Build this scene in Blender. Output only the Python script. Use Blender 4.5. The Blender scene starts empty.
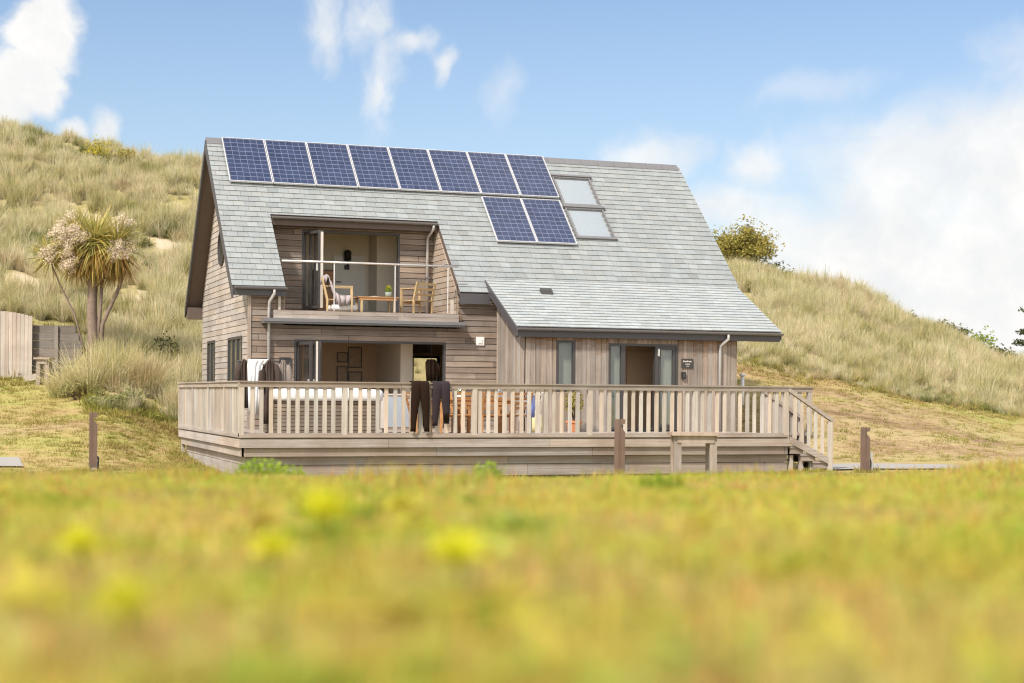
import bpy, bmesh, math, random
from mathutils import Vector, Matrix, noise as mnoise
R = random.Random(11)
rad = math.radians
SC = bpy.context.scene
COL = SC.collection
YAW = rad(19.34); CY, SY = math.cos(YAW), math.sin(YAW)
CAM = Vector((-5.58, -31.74, 0.869))
G0 = -0.70                                   # ground level at the house; z = 0 is the deck surface

def W(X, Y, z=0.0):                          # (right of camera axis, distance along it) -> world
    return Vector((CAM.x + X*CY + Y*SY, CAM.y - X*SY + Y*CY, z))
def XY(x, y):
    dx, dy = x - CAM.x, y - CAM.y
    return dx*CY - dy*SY, dx*SY + dy*CY

# ------------------------------------------------------------------ materials
def newmat(name):
    m = bpy.data.materials.new(name); m.use_nodes = True
    nt = m.node_tree; nt.nodes.clear()
    return m, nt
class NT:
    def __init__(s, nt): s.t = nt
    def n(s, typ, inp=None, **kw):
        nd = s.t.nodes.new(typ)
        for k, v in kw.items(): setattr(nd, k, v)
        for k, v in (inp or {}).items():
            sock = nd.inputs[k]
            if isinstance(v, bpy.types.NodeSocket): s.t.links.new(v, sock)
            else: sock.default_value = v
        return nd
    def math(s, op, a, b=None, c=None, clamp=False):
        inp = {0: a}
        if b is not None: inp[1] = b
        if c is not None: inp[2] = c
        nd = s.n('ShaderNodeMath', inp, operation=op); nd.use_clamp = clamp
        return nd.outputs[0]
    def ramp(s, fac, stops, interp='LINEAR'):
        nd = s.n('ShaderNodeValToRGB', {'Fac': fac}); cr = nd.color_ramp; cr.interpolation = interp
        while len(cr.elements) < len(stops): cr.elements.new(0.5)
        for e, (p, c) in zip(cr.elements, stops):
            e.position = p; e.color = (c[0], c[1], c[2], 1) if not isinstance(c, (int, float)) else (c, c, c, 1)
        return nd.outputs['Color']
    def mix(s, fac, a, b, mode='MIX'):
        nd = s.n('ShaderNodeMix', data_type='RGBA', blend_type=mode)
        for i, v in ((0, fac), (6, a), (7, b)):
            if isinstance(v, bpy.types.NodeSocket): s.t.links.new(v, nd.inputs[i])
            else: nd.inputs[i].default_value = v if i == 0 else (*v[:3], 1)
        return nd.outputs[2]
    def noise(s, vec, scale, detail=4, rough=0.55, dist=0.0):
        nd = s.n('ShaderNodeTexNoise', {'Vector': vec, 'Scale': scale, 'Detail': detail, 'Roughness': rough, 'Distortion': dist})
        return nd.outputs['Fac']
    def out(s, sh):
        s.n('ShaderNodeOutputMaterial', {'Surface': sh})

def plain(name, col, rough=0.6, metal=0.0, var=0.12, scale=6.0, coat=0.0, attr=False):
    m, nt = newmat(name); t = NT(nt)
    co = t.n('ShaderNodeTexCoord').outputs['Object']
    f = t.noise(co, scale, 4)
    c = t.mix(f, [x*(1-var) for x in col], [min(1, x*(1+var)) for x in col])
    if attr: c = t.mix(1.0, c, t.n('ShaderNodeVertexColor', layer_name='Col').outputs['Color'], 'MULTIPLY')
    b = t.n('ShaderNodeBsdfPrincipled', {'Base Color': c, 'Roughness': rough, 'Metallic': metal, 'Coat Weight': coat, 'Specular IOR Level': 0.12 if rough > .85 else 0.5})
    t.out(b.outputs[0]); return m

def wood(name, a, b, grain=(0.6, 14, 14), rough=0.8, stain=None, bump=0.25):
    m, nt = newmat(name); t = NT(nt)
    co = t.n('ShaderNodeTexCoord').outputs['Object']
    mp = t.n('ShaderNodeMapping', {'Vector': co, 'Scale': grain}).outputs[0]
    f = t.noise(mp, 1.6, 7, 0.72, 0.5)
    g = t.noise(co, 1.1, 4, 0.6)
    st = t.noise(t.n('ShaderNodeMapping', {'Vector': co, 'Scale': [0.35*x if x < 3 else 1.9*x for x in grain]}).outputs[0], 1.3, 4, 0.6, 0.3)
    f = t.math('ADD', t.math('MULTIPLY', f, .55), t.math('MULTIPLY', st, .45))
    c = t.mix(t.ramp(f, [(0.36, 0), (0.64, 1)]), a, b)
    c = t.mix(t.math('MULTIPLY', t.ramp(g, [(0.42, 0), (0.66, 1)]), 0.5), c, [x*0.62 for x in a] if stain is None else stain)
    c = t.mix(1.0, c, t.n('ShaderNodeVertexColor', layer_name='Col').outputs['Color'], 'MULTIPLY')
    bm = t.n('ShaderNodeBump', {'Height': f, 'Strength': bump, 'Distance': 0.01})
    bs = t.n('ShaderNodeBsdfPrincipled', {'Base Color': c, 'Roughness': rough, 'Normal': bm.outputs[0], 'Specular IOR Level': 0.25})
    t.out(bs.outputs[0]); return m

def leafmat(name, stops, nscale=0.3, transl=0.3, nfac=0.6, vary=0.25, usecol=True):
    """blades and leaves: colour from slow position noise + a per-instance random + per-blade attribute"""
    m, nt = newmat(name); t = NT(nt)
    pos = t.n('ShaderNodeNewGeometry').outputs['Position']
    f = t.noise(pos, nscale, 4, 0.6)
    f = t.ramp(f, [(0.3, 0), (0.7, 1)])
    r = t.n('ShaderNodeObjectInfo').outputs['Random']
    v = t.math('ADD', t.math('MULTIPLY', f, nfac), t.math('MULTIPLY', r, 1-nfac))
    c = t.ramp(v, stops)
    if usecol: c = t.mix(1.0, c, t.n('ShaderNodeVertexColor', layer_name='Col').outputs['Color'], 'MULTIPLY')
    d = t.n('ShaderNodeBsdfDiffuse', {'Color': c, 'Roughness': 0.6})
    tr = t.n('ShaderNodeBsdfTranslucent', {'Color': c})
    mx = t.n('ShaderNodeMixShader', {0: transl, 1: d.outputs[0], 2: tr.outputs[0]})
    t.out(mx.outputs[0]); return m

def glass(name, tint=(0.85, 0.9, 0.9), refl=0.08):
    m, nt = newmat(name); t = NT(nt)
    fr = t.n('ShaderNodeFresnel', {'IOR': 1.5}).outputs[0]
    bf = t.n('ShaderNodeNewGeometry').outputs['Backfacing']
    fac = t.math('MULTIPLY', t.math('ADD', t.math('MULTIPLY', fr, 0.9), refl, clamp=True), t.math('SUBTRACT', 1.0, bf))
    tr = t.n('ShaderNodeBsdfTransparent', {'Color': (*tint, 1)})
    gl = t.n('ShaderNodeBsdfGlossy', {'Color': (0.95, 0.97, 1, 1), 'Roughness': 0.03})
    mx = t.n('ShaderNodeMixShader', {0: fac, 1: tr.outputs[0], 2: gl.outputs[0]})
    t.out(mx.outputs[0]); return m

M = {}
M['clad'] = wood('horizontal_cladding_wood', (0.19, 0.14, 0.108), (0.37, 0.305, 0.255), (0.7, 12, 16), stain=(0.15, 0.108, 0.085))
M['clad_gable'] = wood('gable_cladding_wood', (0.35, 0.30, 0.265), (0.50, 0.445, 0.40), (14, 0.7, 16), stain=(0.26, 0.21, 0.175))
M['clad_v'] = wood('vertical_cladding_wood', (0.25, 0.195, 0.155), (0.46, 0.40, 0.345), (12, 12, 0.6), stain=(0.21, 0.16, 0.13))
M['deck_u'] = wood('deck_timber', (0.28, 0.23, 0.195), (0.46, 0.405, 0.36), (0.8, 16, 16), stain=(0.24, 0.175, 0.14))
M['deck_v'] = wood('deck_timber_side', (0.36, 0.305, 0.27), (0.52, 0.455, 0.41), (16, 0.8, 16), stain=(0.30, 0.24, 0.20))
M['baluster'] = wood('baluster_timber', (0.41, 0.355, 0.305), (0.60, 0.54, 0.475), (16, 16, 0.8), stain=(0.33, 0.275, 0.24))
M['fence_wood'] = wood('silver_fence_timber', (0.42, 0.35, 0.30), (0.56, 0.49, 0.43), (14, 14, 0.5))
M['sleeper'] = wood('sleeper_timber', (0.19, 0.16, 0.14), (0.31, 0.27, 0.24), (0.8, 12, 16))
M['post_wood'] = wood('dark_post_timber', (0.13, 0.085, 0.065), (0.21, 0.145, 0.115), (14, 14, 0.6))
M['bench_wood'] = wood('bench_timber', (0.27, 0.215, 0.175), (0.42, 0.35, 0.295), (8, 8, 1.5))
M['teak'] = wood('orange_hardwood', (0.42, 0.20, 0.075), (0.58, 0.31, 0.14), (2, 8, 8), rough=0.5)
M['pine'] = wood('pale_acacia_wood', (0.50, 0.34, 0.17), (0.62, 0.46, 0.26), (3, 3, 3), rough=0.55)
M['slate'] = wood('grey_slate', (0.25, 0.266, 0.268), (0.315, 0.333, 0.333), (2.5, 2.5, 2.5), rough=0.55, stain=(0.265, 0.278, 0.272), bump=0.3)
M['membrane'] = plain('black_membrane', (0.03, 0.025, 0.022), 0.9)
M['fascia'] = plain('dark_grey_fascia', (0.075, 0.07, 0.075), 0.5)
M['soffit'] = plain('brown_soffit_board', (0.115, 0.083, 0.07), 0.7)
M['gutter'] = plain('dark_grey_gutter', (0.16, 0.155, 0.16), 0.35, coat=0.3)
M['pipe'] = plain('zinc_downpipe', (0.50, 0.48, 0.46), 0.4, 0.3)
M['frame'] = plain('anthracite_frame', (0.055, 0.05, 0.05), 0.45)
M['glass'] = glass('window_glass', (0.93, 0.93, 0.92), 0.05)
M['rail_glass'] = glass('balcony_glass', (0.98, 0.985, 0.98), -0.03)
M['dark_glass'] = plain('dark_reflective_pane', (0.06, 0.065, 0.065), 0.12, coat=0.5)
M['curtain'] = plain('pale_green_curtain', (0.26, 0.285, 0.25), 0.8)
M['white'] = plain('white_plastic', (0.80, 0.79, 0.77), 0.4, var=0.03)
M['blind'] = plain('white_blind', (0.40, 0.45, 0.51), 0.7, var=0.04)
M['panelframe'] = plain('panel_aluminium', (0.62, 0.62, 0.64), 0.45, 0.2)
M['steel'] = plain('brushed_steel', (0.75, 0.70, 0.67), 0.3, 0.7)
M['wallpaint'] = plain('cream_wall_paint', (0.56, 0.40, 0.26), 0.8, var=0.04)
M['wallwhite'] = plain('white_wall_paint', (0.80, 0.72, 0.60), 0.8, var=0.04)
M['floor'] = plain('brown_floor', (0.22, 0.14, 0.09), 0.5)
M['dark'] = plain('black_plastic', (0.02, 0.02, 0.02), 0.5)
M['brownfab'] = plain('dark_brown_cloth', (0.020, 0.010, 0.006), 0.9)
M['greyfab'] = plain('charcoal_cloth', (0.034, 0.025, 0.030), 0.9)
M['robe'] = plain('dark_robe_cloth', (0.07, 0.05, 0.042), 0.9, var=0.25)
M['robe2'] = plain('taupe_robe_cloth', (0.24, 0.20, 0.175), 0.9, var=0.25)
M['towel'] = plain('white_towel', (0.80, 0.79, 0.78), 0.9, var=0.04)
M['blanket'] = plain('lilac_grey_blanket', (0.42, 0.36, 0.37), 0.95, var=0.3, scale=14)
M['bluefab'] = plain('blue_cloth', (0.20, 0.24, 0.50), 0.9)
M['yellowfab'] = plain('pale_yellow_cloth', (0.68, 0.60, 0.32), 0.9)
M['terracotta'] = plain('terracotta', (0.55, 0.22, 0.10), 0.8)
M['palegrey'] = plain('pale_grey_paint', (0.62, 0.56, 0.50), 0.5)
M['tubclad'] = plain('grey_brown_slats', (0.20, 0.155, 0.115), 0.6, attr=True)
M['bark'] = plain('palm_bark', (0.24, 0.18, 0.145), 0.9, var=0.35, scale=12)
M['twig'] = plain('dark_twig', (0.10, 0.075, 0.055), 0.9)
M['gravel'] = plain('grey_gravel', (0.34, 0.32, 0.30), 0.9, var=0.35, scale=40)
M['blossom'] = plain('cream_pink_blossom', (0.76, 0.64, 0.50), 0.9, var=0.2, attr=True)
M['signface'] = plain('dark_slate_sign', (0.045, 0.04, 0.038), 0.5)
M['picture'] = plain('picture_print', (0.40, 0.30, 0.20), 0.6, var=0.5, scale=9)
M['flame'] = plain('red_leaf', (0.5, 0.09, 0.05), 0.7)
M['cable'] = plain('dark_brown_panel', (0.17, 0.10, 0.055), 0.6)

# solar cells: cells on a regular grid with pale seams and busbars
def solar():
    m, nt = newmat('blue_solar_cells'); t = NT(nt)
    uv = t.n('ShaderNodeTexCoord').outputs['UV']
    sx = t.n('ShaderNodeSeparateXYZ', {0: uv})
    def line(v, n, w):
        fr = t.math('FRACT', t.math('MULTIPLY', v, n))
        d = t.math('ABSOLUTE', t.math('SUBTRACT', fr, 0.5))
        return t.math('GREATER_THAN', d, 0.5 - w)
    lx = line(sx.outputs[0], 6.0, 0.035); ly = line(sx.outputs[1], 10.0, 0.06)
    l = t.math('MAXIMUM', lx, ly)
    wn = t.n('ShaderNodeTexWhiteNoise', {0: t.n('ShaderNodeVectorMath', {0: t.n('ShaderNodeVectorMath', {0: uv, 1: (6, 9, 1)}, operation='MULTIPLY').outputs[0]}, operation='FLOOR').outputs[0]}, noise_dimensions='2D').outputs[0]
    c = t.mix(wn, (0.017, 0.027, 0.066), (0.030, 0.044, 0.10))
    c = t.mix(t.math('MULTIPLY', l, 0.5), c, (0.26, 0.28, 0.40))
    b = t.n('ShaderNodeBsdfPrincipled', {'Base Color': c, 'Roughness': 0.22, 'Specular IOR Level': 0.35, 'Coat Weight': 0.25, 'Coat Roughness': 0.06})
    t.out(b.outputs[0]); return m
M['solar'] = solar()

# ------------------------------------------------------------------ mesh builder
ORG = {}
class MB:
    def __init__(s): s.v = []; s.f = []; s.c = []; s.uv = None
    def face(s, idx, col=(1, 1, 1)):
        s.f.append(idx); s.c.append(col)
    def quad(s, a, b, c, d, col=(1, 1, 1)):
        n = len(s.v); s.v += [tuple(a), tuple(b), tuple(c), tuple(d)]; s.face((n, n+1, n+2, n+3), col)
    def hexa(s, p, col=(1, 1, 1)):            # 8 points: bottom ring 4, top ring 4
        n = len(s.v); s.v += [tuple(q) for q in p]
        for f in ((0, 3, 2, 1), (4, 5, 6, 7), (0, 1, 5, 4), (1, 2, 6, 5), (2, 3, 7, 6), (3, 0, 4, 7)):
            s.face(tuple(n+i for i in f), col)
    def box(s, x0, x1, y0, y1, z0, z1, col=(1, 1, 1)):
        s.hexa([(x0, y0, z0), (x1, y0, z0), (x1, y1, z0), (x0, y1, z0), (x0, y0, z1), (x1, y0, z1), (x1, y1, z1), (x0, y1, z1)], col)
    def beam(s, a, b, w, h, col=(1, 1, 1), up=(0, 0, 1)):
        a, b = Vector(a), Vector(b); d = (b-a).normalized(); up = Vector(up)
        sd = d.cross(up)
        if sd.length < 1e-4: sd = Vector((1, 0, 0))
        sd.normalize(); up = sd.cross(d).normalized()
        sd *= w/2; up *= h/2
        s.hexa([a-sd-up, a+sd-up, b+sd-up, b-sd-up, a-sd+up, a+sd+up, b+sd+up, b-sd+up], col)
    def prism(s, poly, ext, col=(1, 1, 1)):   # planar polygon extruded along a vector
        n = len(s.v); k = len(poly); e = Vector(ext)
        s.v += [tuple(p) for p in poly] + [tuple(Vector(p)+e) for p in poly]
        s.face(tuple(range(n, n+k)), col); s.face(tuple(range(n+2*k-1, n+k-1, -1)), col)
        for i in range(k):
            j = (i+1) % k; s.face((n+i, n+j, n+k+j, n+k+i), col)
    def loft(s, rings, col=(1, 1, 1), cap=True):
        n = len(s.v); k = len(rings[0])
        for r in rings: s.v += [tuple(p) for p in r]
        for a in range(len(rings)-1):
            for i in range(k):
                j = (i+1) % k
                s.face((n+a*k+i, n+a*k+j, n+(a+1)*k+j, n+(a+1)*k+i), col)
        if cap:
            s.face(tuple(n+i for i in range(k-1, -1, -1)), col)
            s.face(tuple(n+(len(rings)-1)*k+i for i in range(k)), col)
    def tube(s, pts, r, n=8, col=(1, 1, 1)):
        pts = [Vector(p) for p in pts]; rings = []
        for i, p in enumerate(pts):
            d = (pts[min(i+1, len(pts)-1)] - pts[max(i-1, 0)]).normalized()
            a = d.cross(Vector((0.13, 0.2, 1)));
            if a.length < 0.15: a = d.cross(Vector((1, 0, 0)))
            a.normalize(); b = d.cross(a)
            rr = r[i] if isinstance(r, (list, tuple)) else r
            rings.append([p + (a*math.cos(2*math.pi*k/n) + b*math.sin(2*math.pi*k/n))*rr for k in range(n)])
        s.loft(rings, col)
    def lathe(s, prof, c, n=16, col=(1, 1, 1)):
        s.loft([[(c[0]+r*math.cos(2*math.pi*k/n), c[1]+r*math.sin(2*math.pi*k/n), c[2]+z) for k in range(n)] for r, z in prof], col)
    def blade(s, base, dirv, L, w, droop, seg=3, col=(1, 1, 1), tip=None):
        p = Vector(base); d = Vector(dirv).normalized(); side = d.cross(Vector((0, 0, 1)))
        if side.length < 0.05: side = Vector((1, 0, 0))
        a = R.uniform(-0.8, 0.8); side.normalize()
        side = side*math.cos(a) + d.cross(side)*math.sin(a)
        n = len(s.v)
        for i in range(seg+1):
            ww = w*(1-i/seg)**0.7*0.5 + 0.0008
            s.v += [tuple(p-side*ww), tuple(p+side*ww)]
            p = p + d*(L/seg); d = (d + Vector((0, 0, -droop))).normalized()
        for i in range(seg):
            q = (i+0.5)/seg
            cc = col if tip is None else tuple(col[j]*(1-q)+tip[j]*q for j in range(3))
            s.face((n+2*i, n+2*i+1, n+2*i+3, n+2*i+2), cc)
    def build(s, name, mat, parent=None, local=False, smooth=False, loc=None):
        me = bpy.data.meshes.new(name)
        off = Vector((0, 0, 0))
        if not local:
            if parent is not None: off = ORG[parent.name]
            elif loc is not None: off = Vector(loc)
        me.from_pydata([tuple(Vector(p)-off) for p in s.v], [], s.f)
        at = me.color_attributes.new('Col', 'FLOAT_COLOR', 'CORNER')
        data = []
        for f, c in zip(s.f, s.c):
            for _ in f: data += [c[0], c[1], c[2], 1.0]
        at.data.foreach_set('color', data)
        if s.uv:
            ul = me.uv_layers.new(name='UVMap'); ul.data.foreach_set('uv', s.uv)
        if smooth: me.polygons.foreach_set('use_smooth', [True]*len(me.polygons))
        bm_ = bmesh.new(); bm_.from_mesh(me); bmesh.ops.recalc_face_normals(bm_, faces=bm_.faces[:]); bm_.to_mesh(me); bm_.free()
        me.materials.append(mat)
        o = bpy.data.objects.new(name, me); COL.objects.link(o)
        if parent is not None:
            o.parent = parent; ORG[o.name] = ORG[parent.name]
        else:
            o.location = off; ORG[o.name] = Vector(off)
        return o

def tag(o, label=None, cat=None, group=None, kind=None):
    if label: o['label'] = label
    if cat: o['category'] = cat
    if group: o['group'] = group
    if kind: o['kind'] = kind
    return o
def thing(name, loc, label, cat, group=None, rz=0.0):
    o = bpy.data.objects.new(name, None); COL.objects.link(o)
    o.location = loc; o.rotation_euler = (0, 0, rz); o.empty_display_size = 0.2
    ORG[o.name] = Vector(loc)
    return tag(o, label, cat, group)
def grey(lo, hi, tint=0.05):
    b = R.uniform(lo, hi); k = R.uniform(-tint, tint)
    return (b*(1+k), b, b*(1-k))

def courses(mb, P, b0, b1, h, interval, holes=(), plen=3.0, th=0.02, tilt=0.01, colf=lambda: grey(0.8, 1.1), gap=0.006, fixed=False):
    """rows of boards or slates laid on a plane; P(s, b, o) maps along / up / out to space"""
    b = b0; row = 0
    while b < b1-1e-6:
        t = min(b+h, b1)
        cuts = sorted({b, t} | {z for ho in holes for z in ho[2:4] if b+1e-4 < z < t-1e-4})
        lo = min(interval(b)[0], interval(t)[0]); hi = max(interval(b)[1], interval(t)[1])
        pieces = []
        p = lo - (plen*0.5*(row % 2) + (R.uniform(-.06, .06)*plen if fixed else R.uniform(0, plen*0.5))) - (plen*0.1 if fixed else 0)
        while p < hi:
            L = plen*(R.uniform(0.92, 1.08) if fixed else R.uniform(0.55, 1.25)); pieces.append((p, p+L, colf())); p += L
        for c0, c1 in zip(cuts[:-1], cuts[1:]):
            segs = [(lo, hi)]
            for ho in holes:
                if ho[2] < c1-1e-5 and ho[3] > c0+1e-5:
                    ns = []
                    for a, e in segs:
                        if ho[1] <= a or ho[0] >= e: ns.append((a, e)); continue
                        if ho[0] > a: ns.append((a, ho[0]))
                        if ho[1] < e: ns.append((ho[1], e))
                    segs = ns
            L0, R0 = interval(c0); L1, R1 = interval(c1)
            q0, q1 = (c0-b)/h, (c1-b)/h
            o0, o1 = th+tilt*(1-q0), th+tilt*(1-q1)
            top = c1-gap if c1 == t else c1
            for pa, pb, col in pieces:
                for sa, sb in segs:
                    a, e = max(pa+gap/2, sa), min(pb-gap/2, sb)
                    if e-a < 0.004: continue
                    a0, a1, e0, e1 = max(a, L0), max(a, L1), min(e, R0), min(e, R1)
                    if e0 <= a0 and e1 <= a1: continue
                    e0, e1 = max(e0, a0), max(e1, a1)
                    mb.hexa([P(a0, c0, 0), P(e0, c0, 0), P(e0, c0, o0), P(a0, c0, o0), P(a1, top, 0), P(e1, top, 0), P(e1, top, o1), P(a1, top, o1)], col)
        b = t; row += 1

def panel(mb, P, s0, s1, b0, b1, holes, depth, col=(1, 1, 1)):
    """a wall sheet with rectangular holes, as butted boxes behind the cladding"""
    ss = sorted({s0, s1} | {x for h in holes for x in h[:2] if s0 < x < s1})
    bs = sorted({b0, b1} | {x for h in holes for x in h[2:] if b0 < x < b1})
    for a, e in zip(ss[:-1], ss[1:]):
        for c, d in zip(bs[:-1], bs[1:]):
            m = ((a+e)/2, (c+d)/2)
            if any(h[0] < m[0] < h[1] and h[2] < m[1] < h[3] for h in holes): continue
            mb.hexa([P(a, c, 0), P(e, c, 0), P(e, c, -depth), P(a, c, -depth), P(a, d, 0), P(e, d, 0), P(e, d, -depth), P(a, d, -depth)], col)

def frame_rect(mb, P, s0, s1, b0, b1, w, o0, o1, col=(1, 1, 1)):
    for a, e, c, d in ((s0, s1, b1-w, b1), (s0, s1, b0, b0+w), (s0, s0+w, b0+w, b1-w), (s1-w, s1, b0+w, b1-w)):
        mb.hexa([P(a, c, o0), P(e, c, o0), P(e, c, o1), P(a, c, o1), P(a, d, o0), P(e, d, o0), P(e, d, o1), P(a, d, o1)], col)
def slab(mb, P, s0, s1, b0, b1, o0, o1, col=(1, 1, 1)):
    mb.hexa([P(s0, b0, o0), P(s1, b0, o0), P(s1, b0, o1), P(s0, b0, o1), P(s0, b1, o0), P(s1, b1, o0), P(s1, b1, o1), P(s0, b1, o1)], col)
def mb1(fn, *a, **k):
    m = MB(); getattr(m, fn)(*a, **k); return m

# ------------------------------------------------------------------ camera, light, sky
cd = bpy.data.cameras.new('camera'); cam = bpy.data.objects.new('camera', cd); COL.objects.link(cam)
cd.lens = 57.66; cd.sensor_width = 36; cd.shift_y = 0.0522; cd.clip_start = 0.05; cd.clip_end = 3000
cam.matrix_world = Matrix.Translation(CAM) @ Matrix.Rotation(-YAW, 4, 'Z') @ Matrix.Rotation(math.pi/2, 4, 'X') @ Matrix.Rotation(0.008, 4, 'Z')
cd.dof.use_dof = True; cd.dof.focus_distance = 35.5; cd.dof.aperture_fstop = 2.0
SC.camera = cam

SUN = Vector((-0.55, -0.42, 0.75)).normalized()
ld = bpy.data.lights.new('sun', 'SUN'); sun = bpy.data.objects.new('sun', ld); COL.objects.link(sun)
ld.energy = 3.0; ld.angle = rad(4.0); ld.color = (1.0, 0.93, 0.83)
sun.rotation_euler = SUN.to_track_quat('Z', 'Y').to_euler()
sun.location = (0, 0, 30)

wd = bpy.data.worlds.new('World'); SC.world = wd; wd.use_nodes = True
wt = wd.node_tree; wt.nodes.clear(); t = NT(wt)
sk = t.n('ShaderNodeTexSky', sky_type='NISHITA', sun_disc=False)
sk.sun_elevation = math.asin(SUN.z); sk.sun_rotation = math.atan2(SUN.x, SUN.y)
sk.air_density = 1.0; sk.dust_density = 0.6; sk.ozone_density = 1.5
gen = t.n('ShaderNodeTexCoord').outputs['Generated']
vr = t.n('ShaderNodeVectorRotate', {'Vector': gen, 'Axis': (0, 0, 1), 'Angle': YAW}, rotation_type='AXIS_ANGLE').outputs[0]
sp = t.n('ShaderNodeSeparateXYZ', {0: vr})
az = t.math('MULTIPLY', t.math('ARCTAN2', sp.outputs[0], sp.outputs[1]), 16.4)      # azimuth from the view direction
el = t.math('MULTIPLY', t.math('ARCSINE', sp.outputs[2]), 16.4)                      # elevation
q = t.n('ShaderNodeCombineXYZ', {0: az, 1: el, 2: 0.0}).outputs[0]
warp = t.n('ShaderNodeTexNoise', {'Vector': q, 'Scale': 1.3, 'Detail': 4}).outputs['Color']
qw = t.n('ShaderNodeVectorMath', {0: q, 1: t.n('ShaderNodeVectorMath', {0: t.n('ShaderNodeVectorMath', {0: warp, 1: (0.5, 0.5, 0.5)}, operation='SUBTRACT').outputs[0], 'Scale': 0.55}, operation='SCALE').outputs[0]}, operation='ADD').outputs[0]
n_puff = t.noise(qw, 2.2, 8, 0.6)
n_soft = t.noise(t.n('ShaderNodeMapping', {'Vector': qw, 'Scale': (0.8, 1.4, 1), 'Rotation': (0, 0, rad(-20))}).outputs[0], 0.9, 7, 0.58)
n_wisp = t.noise(t.n('ShaderNodeMapping', {'Vector': qw, 'Scale': (2.3, 1.3, 1), 'Rotation': (0, 0, rad(-25))}).outputs[0], 1.8, 8, 0.6)
def blob(cx, cy, rx, ry, rot=0.0):
    mp = t.n('ShaderNodeMapping', {'Vector': qw, 'Location': (-cx, -cy, 0)}).outputs[0]
    if rot: mp = t.n('ShaderNodeVectorRotate', {'Vector': mp, 'Axis': (0, 0, 1), 'Angle': rot}, rotation_type='AXIS_ANGLE').outputs[0]
    mp = t.n('ShaderNodeVectorMath', {0: mp, 1: (1/rx, 1/ry, 1)}, operation='MULTIPLY').outputs[0]
    L = t.n('ShaderNodeVectorMath', {0: mp}, operation='LENGTH').outputs['Value']
    return t.math('SUBTRACT', 1.0, L)
def dens(blobs, nz, k, e0, e1, amp):
    m = blobs[0]
    for b in blobs[1:]: m = t.math('MAXIMUM', m, b)
    v = t.math('ADD', m, t.math('MULTIPLY', t.math('SUBTRACT', nz, 0.5), k))
    mr = t.n('ShaderNodeMapRange', {'Value': v, 1: e0, 2: e1, 3: 0.0, 4: amp}, interpolation_type='SMOOTHSTEP')
    return mr.outputs[0]
d1 = dens([blob(-4.58, 3.38, .40, .50), blob(-4.72, 2.95, .42, .4), blob(-5.1, 2.75, .5, .42), blob(-6.2, 2.5, .9, .6)], n_puff, .9, 0.0, 0.42, 1.0)
d1b = dens([blob(-4.05, 2.58, .20, .26), blob(-4.35, 2.55, .24, .16)], n_puff, 1.1, 0.0, 0.7, 0.85)
d2 = dens([blob(-1.88, 3.55, .30, .55), blob(-1.5, 3.7, .32, .5, .3), blob(-1.32, 3.1, .24, .75, .1), blob(-1.05, 3.5, .35, .2), blob(-.74, 3.28, .16, .2)], n_wisp, 1.35, -0.05, 1.15, 0.80)
d3 = dens([blob(5.2, 1.0, 3.6, 2.1, .12), blob(3.2, 1.2, 1.7, 1.4), blob(4.8, 2.35, 3.2, .95, -.20)], n_soft, 1.0, -0.05, 0.75, 0.88)
d3b = dens([blob(4.9, 0.9, 2.0, 1.6), blob(3.6, 1.4, .95, .9), blob(5.2, 2.0, 1.3, .7)], n_puff, 0.75, 0.0, 0.85, 0.96)
d4 = dens([blob(1.35, 2.35, .75, .38, -.1), blob(2.35, 2.3, .45, .35), blob(1.9, 1.85, .9, .3)], n_puff, 1.1, 0.0, 0.95, 0.78)
d5 = dens([blob(3.0, 3.0, 1.0, .25, -.08), blob(5.1, 3.4, .9, .3, -.1), blob(-.1, 2.95, .3, .4, .3), blob(-.75, 3.3, .2, .2)], n_wisp, 0.9, 0.0, 1.0, 0.32)
cl = d1
for x in (d1b, d2, d3, d3b, d4, d5): cl = t.math('SUBTRACT', 1.0, t.math('MULTIPLY', t.math('SUBTRACT', 1.0, cl), t.math('SUBTRACT', 1.0, x)))
shade = t.ramp(t.noise(qw, 1.3, 7, 0.62), [(0.34, (3.85, 3.92, 4.0)), (0.50, (4.2, 4.2, 4.15)), (0.66, (4.65, 4.55, 4.45))])
shade = t.mix(1.0, shade, (1, 1, 1), 'MULTIPLY')
base = t.mix(1.0, sk.outputs[0], (1.0, 1.0, 1.0), 'MULTIPLY')
hz = t.ramp(t.math('MULTIPLY', el, 0.25), [(0.0, .55), (0.5, .30), (1.0, .04)])
base = t.mix(1.0, base, (0.60, 0.625, 0.66), 'MULTIPLY')
base = t.mix(hz, base, (2.95, 3.4, 3.85))
# extra bright cloud added overhead and behind the viewer, unseen, to soften the light
back = t.n('ShaderNodeMapRange', {'Value': t.math('SUBTRACT', t.math('MULTIPLY', sp.outputs[2], 1.1), t.math('MULTIPLY', sp.outputs[1], .55)), 1: -.08, 2: .35, 3: 0.0, 4: 1.0}).outputs[0]
nb = t.ramp(t.noise(vr, 2.6, 6, .6), [(.40, 0), (.56, 1)])
cb = t.math('MULTIPLY', back, t.math('MULTIPLY', nb, .9))
skyc = t.mix(cl, base, shade)
skyc = t.mix(cb, skyc, (7.2, 7.0, 6.7))
bg = t.n('ShaderNodeBackground', {'Color': skyc, 'Strength': 0.13})
t.n('ShaderNodeOutputWorld', {'Surface': bg.outputs[0]})

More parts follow.
